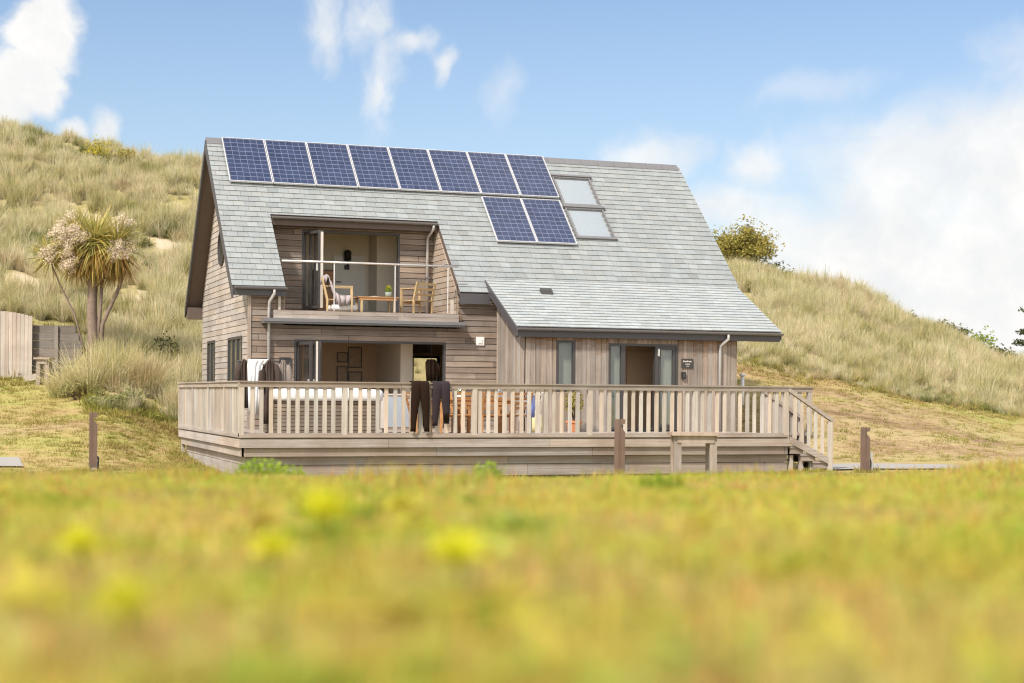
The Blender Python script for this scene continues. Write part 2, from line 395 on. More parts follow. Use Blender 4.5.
# ------------------------------------------------------------------ terrain
# columns: (bearing X/Y, [(distance, height) knots]) measured from the camera
NEAR = [(-80, .60), (0.0, .655), (1.2, .645)]
def colk(crestz, k4, k5, k6, k6b, k7, k8):
    return NEAR + [(11, crestz), (13.5, crestz-.2), (21, -.88), k4, k5, k6, k6b, k7, k8, (k8[0]+25, k8[1]-2.0), (k8[0]+120, -3), (600, -6)]
TC = [
 (-.75, colk(.25, (33, -.7), (38, -.2), (50, 1.5), (51.2, 3.2), (66, 7.4), (86, 15.0))),
 (-.312, colk(.255, (33, -.7), (38, -.27), (50, 1.33), (51.0, 2.95), (66, 7.2), (84, 14.0))),
 (-.268, colk(.25, (33, -.7), (38.5, -.12), (50, 1.38), (51.0, 2.65), (66, 6.9), (82, 12.9))),
 (-.250, colk(.25, (34, -.7), (39.5, -.02), (43, .42), (50, 1.95), (65, 6.3), (82, 12.5))),
 (-.202, colk(.25, (38.5, -.68), (41.2, -.42), (43.6, .0), (51, 1.8), (65, 6.2), (82, 12.2))),
 (-.16, colk(.255, (47.5, -.86), (50, -.2), (52, .4), (55, 1.8), (66, 6.0), (82, 11.2))),
 (-.03, colk(.255, (50.5, -.86), (52, -.3), (54, .5), (57, 2.0), (68, 5.6), (84, 10.0))),
 (.06, colk(.27, (50.5, -.86), (52, -.1), (54.5, 1.1), (57, 2.1), (68, 5.0), (84, 8.6))),
 (.1363, colk(.285, (39, -.80), (47, .5), (54, 1.95), (57, 2.6), (68, 4.7), (82, 7.3))),
 (.194, colk(.29, (38.8, -.7), (46, .22), (55, 1.42), (58, 2.0), (67, 3.7), (80, 5.85))),
 (.255, colk(.31, (38.8, -.7), (47, -.02), (57, .72), (60, 1.05), (68, 2.4), (80, 3.9))),
 (.312, colk(.37, (39, -.7), (48, -.35), (58, .18), (61, .4), (68, 1.2), (80, 2.3))),
 (.40, colk(.39, (39, -.7), (48, -.5), (58, -.2), (61, -.1), (68, .3), (80, 1.0))),
 (.75, colk(.39, (39, -.7), (48, -.6), (58, -.5), (61, -.4), (68, -.3), (80, -.2))),
]
def nz(x, y, s, o=0.0): return mnoise.noise(Vector((x*s+o, y*s-o, o*1.7)))
def knots_at(tb):
    tb = max(TC[0][0], min(TC[-1][0], tb))
    for (t0, k0), (t1, k1) in zip(TC[:-1], TC[1:]):
        if tb <= t1:
            f = (tb-t0)/(t1-t0); f = f*f*(3-2*f)
            return [(a[0]+(b[0]-a[0])*f, a[1]+(b[1]-a[1])*f) for a, b in zip(k0, k1)]
def height(X, Y):
    tb = X/max(Y, 9.0); ks = knots_at(tb)
    if Y <= ks[0][0]: return ks[0][1]
    z = ks[-1][1]
    for i in range(len(ks)-1):
        (y0, z0), (y1, z1) = ks[i], ks[i+1]
        if Y <= y1:
            h = y1-y0; f = (Y-y0)/h
            def sl(j):
                if j <= 0 or j >= len(ks)-1: return 0.0
                a = (ks[j][1]-ks[j-1][1])/(ks[j][0]-ks[j-1][0]); b = (ks[j+1][1]-ks[j][1])/(ks[j+1][0]-ks[j][0])
                return 0.0 if a*b <= 0 else 2*a*b/(a+b)
            m0, m1 = sl(i)*h, sl(i+1)*h
            z = z0*(2*f**3-3*f*f+1) + m0*(f**3-2*f*f+f) + z1*(-2*f**3+3*f*f) + m1*(f**3-f*f)
            break
    foot = ks[9][0]
    du = max(0.0, min(1.0, (Y-foot+1)/8)) * (1 if Y < 200 else 0)
    z += du*(0.45*nz(X, Y, .16, 3) + 0.30*nz(X, Y, .42, 9) + .5*nz(X, Y*.5, .09, 21))
    ne = max(0.0, min(1.0, (14-Y)/4))
    z += ne*(0.018*nz(X, Y, 1.1, 5) + 0.010*nz(X, Y, 3.3, 7))
    if 33 < Y < foot+2: z += .05*nz(X, Y, .35, 13)*min(1, (Y-33)/6)*(0 if z < -.6 else 1)
    return z
def zone(X, Y):
    ks = knots_at(X/max(Y, 9.0)); return Y - ks[8][0], ks       # >0: dune, <0: lawn

SANDS = [(-.239, 55.0, .020, 1.3), (-.300, 55.5, .022, 1.2), (-.225, 58.0, .016, 1.0), (-.196, 80.0, .012, 1.6), (-.275, 61.0, .015, 1.2), (-.205, 66.0, .02, 1.0), (-.26, 68.0, .02, 1.1)]
def sand(X, Y):
    tb = X/max(Y, 9.0); v = 0
    for a, y, ra, ry in SANDS: v = max(v, 1.25-math.hypot((tb-a)/ra, (Y-y)/ry) + .9*nz(X, Y, .7, 51))
    return max(0.0, min(1.0, v*1.1))
def terrain():
    ys = []; y = -60.0
    while y < 500:
        ys.append(y)
        y += 12 if y < -10 else 2.5 if y < 0 else .22 if y < 14 else .8 if y < 30 else .55 if y < 92 else 3 if y < 120 else 40
    us = [-(0.9) + 1.8*i/190 for i in range(191)]
    m = MB(); nx = len(us)
    for y in ys:
        wid = max(y, 9.0)
        for u in us: 
            X = u*wid*1.15
            if abs(u) > 0.88: X *= 3
            m.v.append(tuple(W(X, y, height(X, y))))
    for j in range(len(ys)-1):
        for i in range(nx-1):
            a = j*nx+i
            X, Y = XY(*m.v[a][:2]); d, ks = zone(X, Y)
            tb = X/max(Y, 9)
            du = max(0, min(1, (d+.8)/1.6 + .5*nz(X, Y, .8, 2)))
            fg = 1.0 if Y < 20 else 0.0
            br = sand(X, Y) if d > 1.5 else max(0, min(1, (tb-.1)*12))*max(0, min(1, 1.35 - abs(Y-44.5)/9 + .5*nz(X, Y, .3, 31))) if tb > 0 else \
                 max(0, min(1, (-tb-.23)*20))*max(0, min(1, 1.0 - abs(Y-39.5)/1.6 + .8*nz(X, Y, .5, 33)))
            m.face((a, a+1, a+nx+1, a+nx), (du, fg, br))
    mat, nt = newmat('ground_turf_and_sand'); t = NT(nt)
    pos = t.n('ShaderNodeNewGeometry').outputs['Position']
    zc = t.n('ShaderNodeSeparateColor', {0: t.n('ShaderNodeVertexColor', layer_name='Col').outputs['Color']})
    n1 = t.noise(pos, .35, 5, .6); n2 = t.noise(pos, 3.0, 6, .65); n3 = t.noise(pos, 14.0, 4, .6)
    mixn = t.math('ADD', t.math('MULTIPLY', n1, .5), t.math('ADD', t.math('MULTIPLY', n2, .3), t.math('MULTIPLY', n3, .2)))
    lawn = t.ramp(mixn, [(.34, (.32, .19, .11)), (.46, (.40, .30, .13)), (.56, (.33, .31, .095)), (.68, (.22, .24, .07))])
    brown = t.ramp(mixn, [(.38, (.17, .105, .06)), (.47, (.33, .225, .125)), (.56, (.42, .325, .165)), (.68, (.36, .30, .12))])
    dune = t.ramp(mixn, [(.36, (.20, .17, .07)), (.47, (.30, .26, .11)), (.57, (.42, .34, .18)), (.68, (.56, .46, .33))])
    fore = t.ramp(mixn, [(.34, (.50, .29, .15)), (.48, (.64, .46, .15)), (.62, (.50, .43, .08))])
    c = t.mix(zc.outputs[2], lawn, brown); c = t.mix(zc.outputs[1], c, fore); c = t.mix(zc.outputs[0], c, t.mix(t.math('MULTIPLY', zc.outputs[2], zc.outputs[0]), dune, (.54, .44, .33)))
    bm = t.n('ShaderNodeBump', {'Height': n3, 'Strength': .5, 'Distance': .03})
    t.out(t.n('ShaderNodeBsdfPrincipled', {'Base Color': c, 'Roughness': .95, 'Specular IOR Level': .1, 'Normal': bm.outputs[0]}).outputs[0])
    o = m.build('ground', mat, smooth=True); tag(o, kind='structure')
terrain()

def path(name, pts, width, label):
    m = MB(); n = 40
    P = []
    for i in range(n+1):
        f = i/n*(len(pts)-1); k = min(int(f), len(pts)-2); g = f-k
        P.append((pts[k][0]+(pts[k+1][0]-pts[k][0])*g, pts[k][1]+(pts[k+1][1]-pts[k][1])*g))
    rows = []
    for (x, y) in P:
        r = []
        for k in range(7):
            yy = y + width*(k/6-.5) + .12*nz(x, k*3.0, .9, 4)*(k in (0, 6))
            X, Y = XY(x, yy); r.append((x, yy, height(X, Y)+.035))
        rows.append(r)
    for a, b in zip(rows[:-1], rows[1:]):
        for k in range(6): m.quad(a[k], a[k+1], b[k+1], b[k])
    tag(m.build(name, M['gravel']), kind='structure')
path('gravel_path', [(13.1, 1.0), (14.2, 1.0), (15.4, .8), (16.8, .1)], 1.9, '')
path('gravel_drive', [(-3.9, 3.9), (-4.8, 4.2), (-8, 5), (-14, 6)], 1.9, '')

# ------------------------------------------------------------------ scattering of uncountable grass
def scatter(name, pts, protos, mat_label):
    coll = bpy.data.collections.new(name + '_sources')
    for p in protos:
        for c in list(p.users_collection): c.objects.unlink(p)
        coll.objects.link(p)
    me = bpy.data.meshes.new(name)
    me.from_pydata([p[0] for p in pts], [], [])
    for an, typ, k in (('rot', 'FLOAT', 1), ('scl', 'FLOAT', 2)):
        a = me.attributes.new(an, typ, 'POINT'); a.data.foreach_set('value', [p[k] for p in pts])
    a = me.attributes.new('pick', 'INT', 'POINT'); a.data.foreach_set('value', [p[3] for p in pts])
    o = bpy.data.objects.new(name, me); COL.objects.link(o)
    ng = bpy.data.node_groups.new(name + '_nodes', 'GeometryNodeTree')
    ng.interface.new_socket('Geometry', in_out='INPUT', socket_type='NodeSocketGeometry')
    ng.interface.new_socket('Geometry', in_out='OUTPUT', socket_type='NodeSocketGeometry')
    N = ng.nodes; L = ng.links
    gi = N.new('NodeGroupInput'); go = N.new('NodeGroupOutput')
    ip = N.new('GeometryNodeInstanceOnPoints'); ci = N.new('GeometryNodeCollectionInfo')
    ci.inputs['Collection'].default_value = coll; ci.inputs['Separate Children'].default_value = True; ci.inputs['Reset Children'].default_value = True
    def na(nm, dt):
        a = N.new('GeometryNodeInputNamedAttribute'); a.data_type = dt; a.inputs['Name'].default_value = nm; return a.outputs['Attribute']
    cx = N.new('ShaderNodeCombineXYZ'); L.new(na('rot', 'FLOAT'), cx.inputs[2])
    e2r = N.new('FunctionNodeEulerToRotation'); L.new(cx.outputs[0], e2r.inputs[0])
    L.new(gi.outputs[0], ip.inputs['Points']); L.new(ci.outputs[0], ip.inputs['Instance'])
    ip.inputs['Pick Instance'].default_value = True
    L.new(na('pick', 'INT'), ip.inputs['Instance Index']); L.new(e2r.outputs[0], ip.inputs['Rotation']); L.new(na('scl', 'FLOAT'), ip.inputs['Scale'])
    L.new(ip.outputs[0], go.inputs[0])
    md = o.modifiers.new('instances', 'NODES'); md.node_group = ng
    tag(o, kind='stuff'); return o

M['marram'] = leafmat('marram_grass', [(0.0, (.30, .30, .11)), (.20, (.52, .47, .20)), (.40, (.77, .67, .38)), (.62, (.90, .81, .58)), (.82, (.78, .63, .41)), (1.0, (.48, .36, .23))], .42, .52, .62)
M['turf'] = leafmat('short_turf', [(0.0, (.46, .31, .16)), (.35, (.54, .42, .17)), (.65, (.44, .41, .11)), (1.0, (.28, .31, .07))], .5, .3, .6)
M['near'] = leafmat('meadow_turf', [(0.0, (.57, .37, .20)), (.2, (.67, .49, .21)), (.42, (.69, .56, .17)), (.62, (.61, .54, .095)), (.8, (.46, .49, .08)), (1.0, (.25, .33, .06))], 2.4, .5, .85)
M['palm'] = leafmat('palm_leaf', [(0, (.24, .21, .075)), (1, (.35, .31, .13))], .8, .3, .5)
M['olive'] = leafmat('olive_leaf', [(0, (.24, .215, .06)), (.5, (.38, .325, .09)), (1, (.49, .405, .13))], 1.2, .3, .9)
M['green'] = leafmat('green_leaf', [(0, (.18, .25, .035)), (1, (.36, .44, .06))], 1.5, .35, .8)
M['darkgreen'] = leafmat('dark_leaf', [(0, (.06, .07, .03)), (1, (.13, .13, .06))], 1.0, .2, .8)
M['sage'] = leafmat('sage_leaf', [(0, (.26, .27, .11)), (1, (.42, .40, .18))], 1.5, .35, .8)
M['gorse'] = leafmat('gorse_flower', [(0, (.40, .36, .04)), (1, (.66, .54, .05))], 1.0, .3, .8)

def tuft(i, n, L, w, spread, mat, droop=.16, base=.12, heads=0):
    m = MB()
    for k in range(n):
        a = R.uniform(0, 6.283); r = base*math.sqrt(R.random()); tl = abs(R.gauss(0, spread))
        d = (math.cos(a)*tl, math.sin(a)*tl, 1)
        c = R.uniform(.72, 1.12); dry = R.random()
        col = (c*.62, c*.72, c*.5) if dry < .25 else (c, c, c)
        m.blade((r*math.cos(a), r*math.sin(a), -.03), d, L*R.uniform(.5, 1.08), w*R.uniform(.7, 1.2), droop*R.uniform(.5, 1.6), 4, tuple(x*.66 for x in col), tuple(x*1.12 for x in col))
    return m.build('grass_tuft', mat, local=True)
def gp(X, Y, dz=0.0):
    return tuple(W(X, Y, height(X, Y)+dz))

def dunes():
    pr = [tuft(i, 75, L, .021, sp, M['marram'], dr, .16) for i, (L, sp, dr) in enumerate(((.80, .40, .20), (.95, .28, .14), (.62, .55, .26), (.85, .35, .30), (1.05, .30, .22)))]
    pr.append(tuft(5, 80, .55, .032, .6, M['sage'], .2, .22))
    pts = []
    for tb0, tb1, n in ((-.46, -.14, 10500), (-.14, .09, 2600), (.09, .46, 9500)):
        for _ in range(n//6):
            tbc = R.uniform(tb0, tb1); ks = knots_at(tbc)
            foot, crest = ks[8][0], ks[11][0]
            Yc = foot + (crest+5-foot)*R.random()**.95; Xc = tbc*Yc
            csc = R.uniform(.65, 1.3); cpk = R.randrange(5); cr = R.uniform(.18, .55)
            if nz(Xc, Yc, .13, 77) > (.22 if tbc < 0 else .40) and R.random() < .75: cpk = 5
            for _k in range(R.randint(3, 9)):
                X, Y = Xc+R.gauss(0, cr), Yc+R.gauss(0, cr*1.2); tb = X/Y
                if Y < foot-.2 or (-.40 < tb < -.262 and Y < 51.6): continue
                if sand(X, Y) > .3 and R.random() < .93: continue
                edge = max(0, min(1, (Y-foot)/4))
                dd = math.hypot(X-Xc, Y-Yc)/(2*cr)
                sc = csc*R.uniform(.75, 1.1)*(1.1-.35*min(1, dd))*(.5+.5*edge)*(.75 + .25*min(1, max(0, (crest-Y)/6)))
                pts.append((gp(X, Y), R.uniform(0, 6.28), sc, cpk if R.random() < .7 else R.randrange(5)))
    scatter('dune_grass', pts, pr, '')
dunes()

def lawns():
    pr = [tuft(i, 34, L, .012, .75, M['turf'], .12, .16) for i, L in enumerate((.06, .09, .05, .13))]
    pts = []
    for tb0, tb1, n in ((-.42, -.17, 8500), (-.17, .1, 1500), (.1, .42, 8000)):
        for _ in range(n):
            tb = R.uniform(tb0, tb1); ks = knots_at(tb); Y = R.uniform(30.5, ks[8][0]+1.5); X = tb*Y
            p = W(X, Y)
            if -.3 < p.x < 13.2 and -.2 < p.y < 8.5 or 1 < p.x < 13.6 and 5 < p.y < 14.6: continue
            if 13 < p.x < 19 and -.6 < p.y < 2.5 or p.x < -3.8 and 2.9 < p.y < 5.4: continue
            d = Y-ks[8][0]
            s = R.uniform(.5, 1.1)*(1+1.5*max(0, min(1, (d+2.2)/2.5)))*(1+.6*max(0, nz(X, Y, .5, 3)))
            pts.append((gp(X, Y), R.uniform(0, 6.28), s, R.choice((0, 0, 1, 2, 2, 3))))
    for k in range(7000):
        Y = R.uniform(13.5, 32); X = R.uniform(-.5, .5)*Y; p = W(X, Y)
        if -.3 < p.x < 13.2 and p.y > -.1: continue
        pts.append((gp(X, Y), R.uniform(0, 6.28), R.uniform(.5, 1.3)*(1+.6*max(0, nz(X, Y, .5, 3))), R.choice((0, 0, 1, 2, 2, 3))))
    for k in range(900):
        x, y = (R.uniform(-.2, 12.9), R.uniform(-.35, .1)) if k < 560 else (R.uniform(-.35, .1), R.uniform(0, 8.5)) if k < 800 else R.choice(((-2.61, 2.02), (6.22, -4.09), (13.48, -.65), (7.2, -4.6), (7.8, -4.4)))
        if k >= 800: x += R.gauss(0, .14); y += R.gauss(0, .14)
        X, Y = XY(x, y); pts.append((gp(X, Y), R.uniform(0, 6.28), R.uniform(.5, 1.3)*(1+.8*nz(x, y, 1.2, 3)), R.choice((1, 3))))
    scatter('lawn_grass', pts, pr, '')
lawns()

def meadow():
    pr = []
    for i in range(6):
        m = MB()
        for k in range(150):
            x, y = R.uniform(-.15, .15), R.uniform(-.15, .15); a = R.uniform(0, 6.28); tl = abs(R.gauss(0, .6))
            c = R.uniform(.7, 1.15); q = R.random()
            col = (c, c*.62, c*.7) if q < .10 else (c*.62, c*.85, c*.8) if q < .3 else (c, c, c)
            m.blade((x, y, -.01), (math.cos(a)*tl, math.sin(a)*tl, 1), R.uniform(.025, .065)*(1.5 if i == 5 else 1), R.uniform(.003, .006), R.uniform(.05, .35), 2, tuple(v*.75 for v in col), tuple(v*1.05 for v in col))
        for k in range(14 if i < 4 else 30):     # clover and plantain leaves lying between the blades
            x, y = R.uniform(-.15, .15), R.uniform(-.15, .15); a = R.uniform(0, 6.28); z = R.uniform(.01, .045); s = R.uniform(.008, .018)
            c = R.uniform(.7, 1.05); ca, sa = math.cos(a)*s, math.sin(a)*s
            tz = R.uniform(-.5, .5)*s
            m.quad((x-ca, y-sa, z-tz), (x+sa*.7, y-ca*.7, z), (x+ca, y+sa, z+tz), (x-sa*.7, y+ca*.7, z), (c*.75, c*1.0, c*.8))
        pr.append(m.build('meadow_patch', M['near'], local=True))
    pts = []; Y = .55
    while Y < 17:
        st = .19 if Y < 13 else .3
        X = -.50*max(Y, 3.5); X1 = -X
        while X < X1:
            xx, yy = X+R.uniform(-.08, .08), Y+R.uniform(-.08, .08)
            tall = nz(xx, yy, 1.1, 61)
            pts.append((gp(xx, yy), R.uniform(0, 6.28), R.uniform(.8, 1.2)*(1+.45*tall), 5 if tall > .35 and R.random() < .5 else R.randrange(5)))
            X += st
        Y += st
    for i in range(3):
        m = MB()
        for k in range(11):
            a = R.uniform(0, 6.28); e = R.uniform(.2, .9); c = (.95, 1.05, .6) if i == 0 else (.62, .85, .7) if i == 1 else (.9, .80, .75)
            m.blade((0, 0, .005), (math.cos(a)*math.cos(e), math.sin(a)*math.cos(e), math.sin(e)), R.uniform(.03, .06), R.uniform(.016, .026), .25, 3, c)
        pr.append(m.build('rosette_leaves', M['near'], local=True))
    for k in range(300):
        Y = .9 + 11*R.random()**1.3; X = R.uniform(-.40, .40)*Y
        if nz(X, Y, 1.6, 71) < -.05: continue
        pts.append((gp(X, Y, .012), R.uniform(0, 6.28), R.uniform(.7, 1.5), 6 + R.choice((0, 0, 0, 1, 1, 1, 2))))
    scatter('meadow_grass', pts, pr, '')
meadow()

# ------------------------------------------------------------------ the house
UL, UR, VA, VB, VBACK = 1.45, 13.32, 7.22, 5.18, 14.4       # wall planes
UE = 7.68                                                    # left wall of the front extension
RV, RZ, T = 11.3, 7.48, 0.965                                # ridge line and roof pitch
CB = 1/math.sqrt(1+T*T); SB = T*CB
def roofz(v): return RZ - T*(RV-v) if v <= RV else RZ - 1.22*(v-RV)
def PR(s, b, o): return (s, RV - b0len*CB + b*CB - o*SB, RZ - b0len*SB + b*SB + o*CB)
b0len = (RV-7.08)/CB                                         # slope length ridge to eave
EV, EZ = 5.0, 2.50; JV, JZ = 7.47, 3.78                      # lean-to roof: eave and junction
eT = (JZ-EZ)/(JV-EV); eC = 1/math.sqrt(1+eT*eT); eS = eT*eC; elen = (JV-EV)/eC
def PX(s, b, o): return (s, EV + b*eC - o*eS, EZ + b*eS + o*eC)
def PF(s, z, o): return (s, VA-o, z)                         # front wall
def PG(s, z, o): return (UL-o, s, z)                         # left gable wall
def PB(s, z, o): return (s, VB-o, z)                         # extension front
VD = 9.40
def PD(s, z, o): return (s, VD-o, z)                         # dormer wall

house = thing('house', (UL, VA, G0), 'timber clad house with steep slate roof, solar panels and upper balcony', 'house')
H = house
BD = (2.53, 6.34, 0.03, 2.16)           # lower folding door opening
UD = (3.16, 5.74, 2.95, 5.03)           # upper folding door opening
RD = (9.86, 11.72, 0.03, 2.15)          # right door opening
SW = (8.50, 8.99, 0.95, 2.20)           # slit window
BALC = (2.28, 6.66)

# front wall with horizontal boards
m = MB(); hol = [BD, (BALC[0], BALC[1], 2.50, 3.6)]
panel(m, PF, UL+.25, UE, -0.7, 3.38, hol, .25, (.5, .5, .5))
fw = m.build('front_wall', M['wallpaint'], H)
m = MB()
mm = MB(); panel(mm, lambda s_, z, o: PF(s_, z, o+.006), UL, UE-.002, -.05, 3.36, hol, .006); mm.build('membrane', M['membrane'], fw)
courses(m, PF, -0.05, 3.36, .146, lambda z: (UL+.03, UE-.005), hol, 2.6, .018, .012, lambda: grey(.68, 1.14, .05), .009)
m.build('cladding', M['clad'], fw)
m = MB()
for s0, s1, z0, z1 in ((UL-.045, UL+.028, -.05, 3.36),):
    m.box(s0, s1, VA-.05, VA+.03, z0, z1, (1.05, 1.02, 1))
m.build('corner_post', M['clad_v'], fw)

# left gable
def gtop(v): return roofz(v) - .23
m = MB()
poly = [(UL, VA, G0-.3), (UL, VBACK, G0-.3), (UL, VBACK, gtop(VBACK)), (UL, RV, gtop(RV)), (UL, VA, gtop(VA))]
m.prism(poly, (.25, 0, 0))
gw = m.build('gable_wall', M['wallpaint'], H)
def gint(z):
    a, e = VA, VBACK
    if z > gtop(VA): a = RV - (RZ-.23-z)/T
    if z > gtop(VBACK): e = RV + (RZ-.23-z)/1.22
    return (a+.005, max(a+.01, e))
gwin = [(12.15, 13.4, .9, 2.27), (8.05, 10.05, .9, 2.26)]
m = MB()
mm = MB(); mm.prism([(UL-.005, v, z) for _, v, z in poly], (.004, 0, 0)); mm.build('membrane', M['membrane'], gw)
courses(m, PG, -.1, 7.1, .146, gint, gwin, 2.4, .018, .012, lambda: grey(.85, 1.1, .04), .006)
m.build('cladding', M['clad_gable'], gw)
for g in gwin:
    m = MB(); frame_rect(m, PG, *g, .07, .002, .045)
    n = 2 if g[1]-g[0] > 1.5 else 1
    for k in range(1, n+1):
        s = g[0]+(g[1]-g[0])*k/(n+1); slab(m, PG, s-.05, s+.05, g[2]+.07, g[3]-.07, .004, .044)
    w = m.build('window', M['frame'], gw)
    m = MB(); slab(m, PG, g[0]+.07, g[1]-.07, g[2]+.07, g[3]-.07, .002, .012); m.build('pane', M['dark_glass'], w)
m = MB(); rings = []
cv, cz = 11.15, 4.66
for r, o in ((.40, .03), (.40, .07), (.48, .07), (.48, .02)):
    rings.append([(UL-o, cv+r*math.cos(a*math.pi/14), cz+r*math.sin(a*math.pi/14)) for a in range(28)])
m.loft(rings, cap=False); rw = m.build('round_window', M['frame'], gw)
m = MB(); m.loft([[(UL-o, cv+.41*math.cos(a*math.pi/14), cz+.41*math.sin(a*math.pi/14)) for a in range(28)] for o in (.025, .045)])
m.build('pane', M['dark_glass'], rw)

# back and right walls
BW = (7.0, 8.3, 1.05, 1.98)
m = MB(); panel(m, lambda s, z, o: (s, VBACK+o, z), UL+.25, UR, G0-.3, roofz(VBACK)-.2, [BW, (9.0, 12.2, .9, 2.1)], .25)
bw = m.build('back_wall', M['clad'], H)
for g in (BW, (9.0, 12.2, .9, 2.1)):
    m = MB(); P = lambda s, z, o: (s, VBACK-.1+o, z); frame_rect(m, P, *g, .06, -.05, .05); slab(m, P, (g[0]*.65+g[1]*.35)-.07, (g[0]*.65+g[1]*.35)+.07, g[2]+.06, g[3]-.06, -.049, .049)
    w = m.build('window', M['frame'], bw)
    m = MB(); slab(m, P, g[0]+.06, g[1]-.06, g[2]+.06, g[3]-.06, -.005, .005); m.build('pane', M['glass'], w)
m = MB()
poly = [(UR-.25, VB+.24, G0-.3), (UR-.25, VBACK-.25, G0-.3), (UR-.25, VBACK-.25, gtop(VBACK-.25)), (UR-.25, RV, gtop(RV)), (UR-.25, JV, roofz(JV)-.23), (UR-.25, VB+.24, EZ+(VB+.24-EV)*eT-.22)]
m.prism(poly, (.25, 0, 0)); m.build('side_wall', M['clad_v'], H)

# extension: vertical boards, browner under the eave where the rain never reaches
def vboards(mb, P, s0, s1, z0, ztop, holes, stain_h):
    s = s0
    while s < s1-1e-4:
        e = min(s+R.choice((.12, .135, .15)), s1); base = grey(.74, 1.12, .05)
        segs = [(z0, ztop((s+e)/2))]
        for h in holes:
            if h[0] < e-1e-4 and h[1] > s+1e-4:
                if h[0] > s+.02: e = min(e, h[0]); continue
                elif h[1] < e-.02 and h[1] > s: 
                    e = h[1] if h[1]-s > .02 else e
                ns = []
                for a, b in segs:
                    if h[2] > a: ns.append((a, min(b, h[2])))
                    if h[3] < b: ns.append((max(a, h[3]), b))
                segs = [q for q in ns if q[1]-q[0] > .01]
        o = R.uniform(.016, .03)
        for a, b in segs:
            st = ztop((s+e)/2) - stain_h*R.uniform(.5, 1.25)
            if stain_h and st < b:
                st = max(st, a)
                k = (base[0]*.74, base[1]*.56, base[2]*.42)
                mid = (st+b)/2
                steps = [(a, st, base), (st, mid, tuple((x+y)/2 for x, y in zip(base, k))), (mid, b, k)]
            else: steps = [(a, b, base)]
            for p, q, c in steps:
                if q-p > .002: mb.hexa([P(s, p, 0), P(e-.007, p, 0), P(e-.007, p, o), P(s, p, o), P(s, q, 0), P(e-.007, q, 0), P(e-.007, q, o), P(s, q, o)], c)
        s = e
m = MB()
panel(m, PB, UE, UR, G0, 2.42, [RD, SW], .24, (.4, .36, .33))
ew = m.build('extension_wall', M['wallpaint'], H)
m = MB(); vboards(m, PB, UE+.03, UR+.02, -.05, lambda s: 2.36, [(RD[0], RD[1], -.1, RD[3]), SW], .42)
mm = MB(); panel(mm, lambda s_, z, o: PB(s_, z, o+.006), UE, UR, -.05, 2.36, [RD, SW], .006); mm.build('membrane', M['membrane'], ew)
m.build('cladding', M['clad_v'], ew)
PE = lambda s, z, o: (UE-o, s, z)
etop = lambda v: EZ + (v-EV)*eT - .2
m = MB(); m.prism([(UE, VB+.24, G0), (UE, VA+.25, G0), (UE, VA+.25, etop(VA+.25)), (UE, VB+.24, etop(VB+.24))], (.24, 0, 0), (.4, .36, .33))
ewl = m.build('extension_side_wall', M['wallpaint'], H)
mm = MB(); mm.prism([(UE-.005, VB+.0, -.05), (UE-.005, VA-.03, -.05), (UE-.005, VA-.03, etop(VA)-.02), (UE-.005, VB, etop(VB)-.02)], (.004, 0, 0)); mm.build('membrane', M['membrane'], ewl)
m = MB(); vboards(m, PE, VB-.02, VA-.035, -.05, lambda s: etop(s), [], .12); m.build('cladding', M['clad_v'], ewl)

# --- roofs
cutb = (9.09-7.08)/CB                   # height up the slope of the balcony cut
jb = (JV-7.08)/CB
m = MB()
UV0, UV1 = 1.03, 14.52
rects = [(UV0, UV1, cutb, b0len), (UV0, BALC[0], 0, cutb), (BALC[1], UV1, jb, cutb), (BALC[1], 7.50, 0, jb)]
for r in rects: slab(m, PR, *r, -.17, -.012, (.5, .5, .5))
m.prism([(UV0, RV+.01, RZ-.03), (UV0, RV+.01, RZ-.22), (UV0, 14.75, roofz(14.75)-.2), (UV0, 14.75, roofz(14.75))], (UV1-UV0, 0, 0), (.8, .8, .8))
roof = m.build('roof', M['soffit'], H)
m = MB()
hol = [(BALC[0], BALC[1], -1, cutb), (7.52, 20, -1, jb)]
sl = lambda: grey(.92, 1.05, .02) if R.random() > .10 else grey(1.04, 1.12, .025) if R.random() < .65 else grey(.80, .88, .03)
courses(m, PR, 0, b0len-.03, .205, lambda b: (UV0-.03, UV1+.03), hol, .275, .008, .016, sl, .006, True)
m.build('slates', M['slate'], roof)
m = MB()
for k in range(27):
    a = UV0-.03 + k*.5; e = min(a+.49, UV1+.03); 
    m.prism([(a, RV-.17, RZ-.12), (a, RV, RZ+.05), (a, RV+.17, RZ-.14), (a, RV+.17, RZ-.2), (a, RV, RZ-.01), (a, RV-.17, RZ-.17)], (e-a, 0, 0))
m.build('ridge_cap', M['gutter'], roof)
m = MB(); slab(m, PX, 7.45, UV1-.05, .0, elen, -.17, -.012, (.5, .5, .5))
lr = m.build('lean_to_roof', M['soffit'], H)
m = MB(); courses(m, PX, 0, elen+.03, .165, lambda b: (7.45-.02, UV1-.02), [], .27, .008, .015, lambda: tuple(x*1.30 for x in sl()), .006, True)  # lighter tint puts the shallower pitch's extra sunlight into the slate colour
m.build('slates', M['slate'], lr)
m = MB(); slab(m, PX, 8.67, 8.97, 1.98, 2.10, .03, .10); m.hexa([PX(8.67, 1.9, .02), PX(8.97, 1.9, .02), PX(8.97, 1.98, .03), PX(8.67, 1.98, .03), PX(8.67, 1.9, .03), PX(8.97, 1.9, .03), PX(8.97, 1.98, .10), PX(8.67, 1.98, .10)])
m.build('roof_vent', M['frame'], lr)

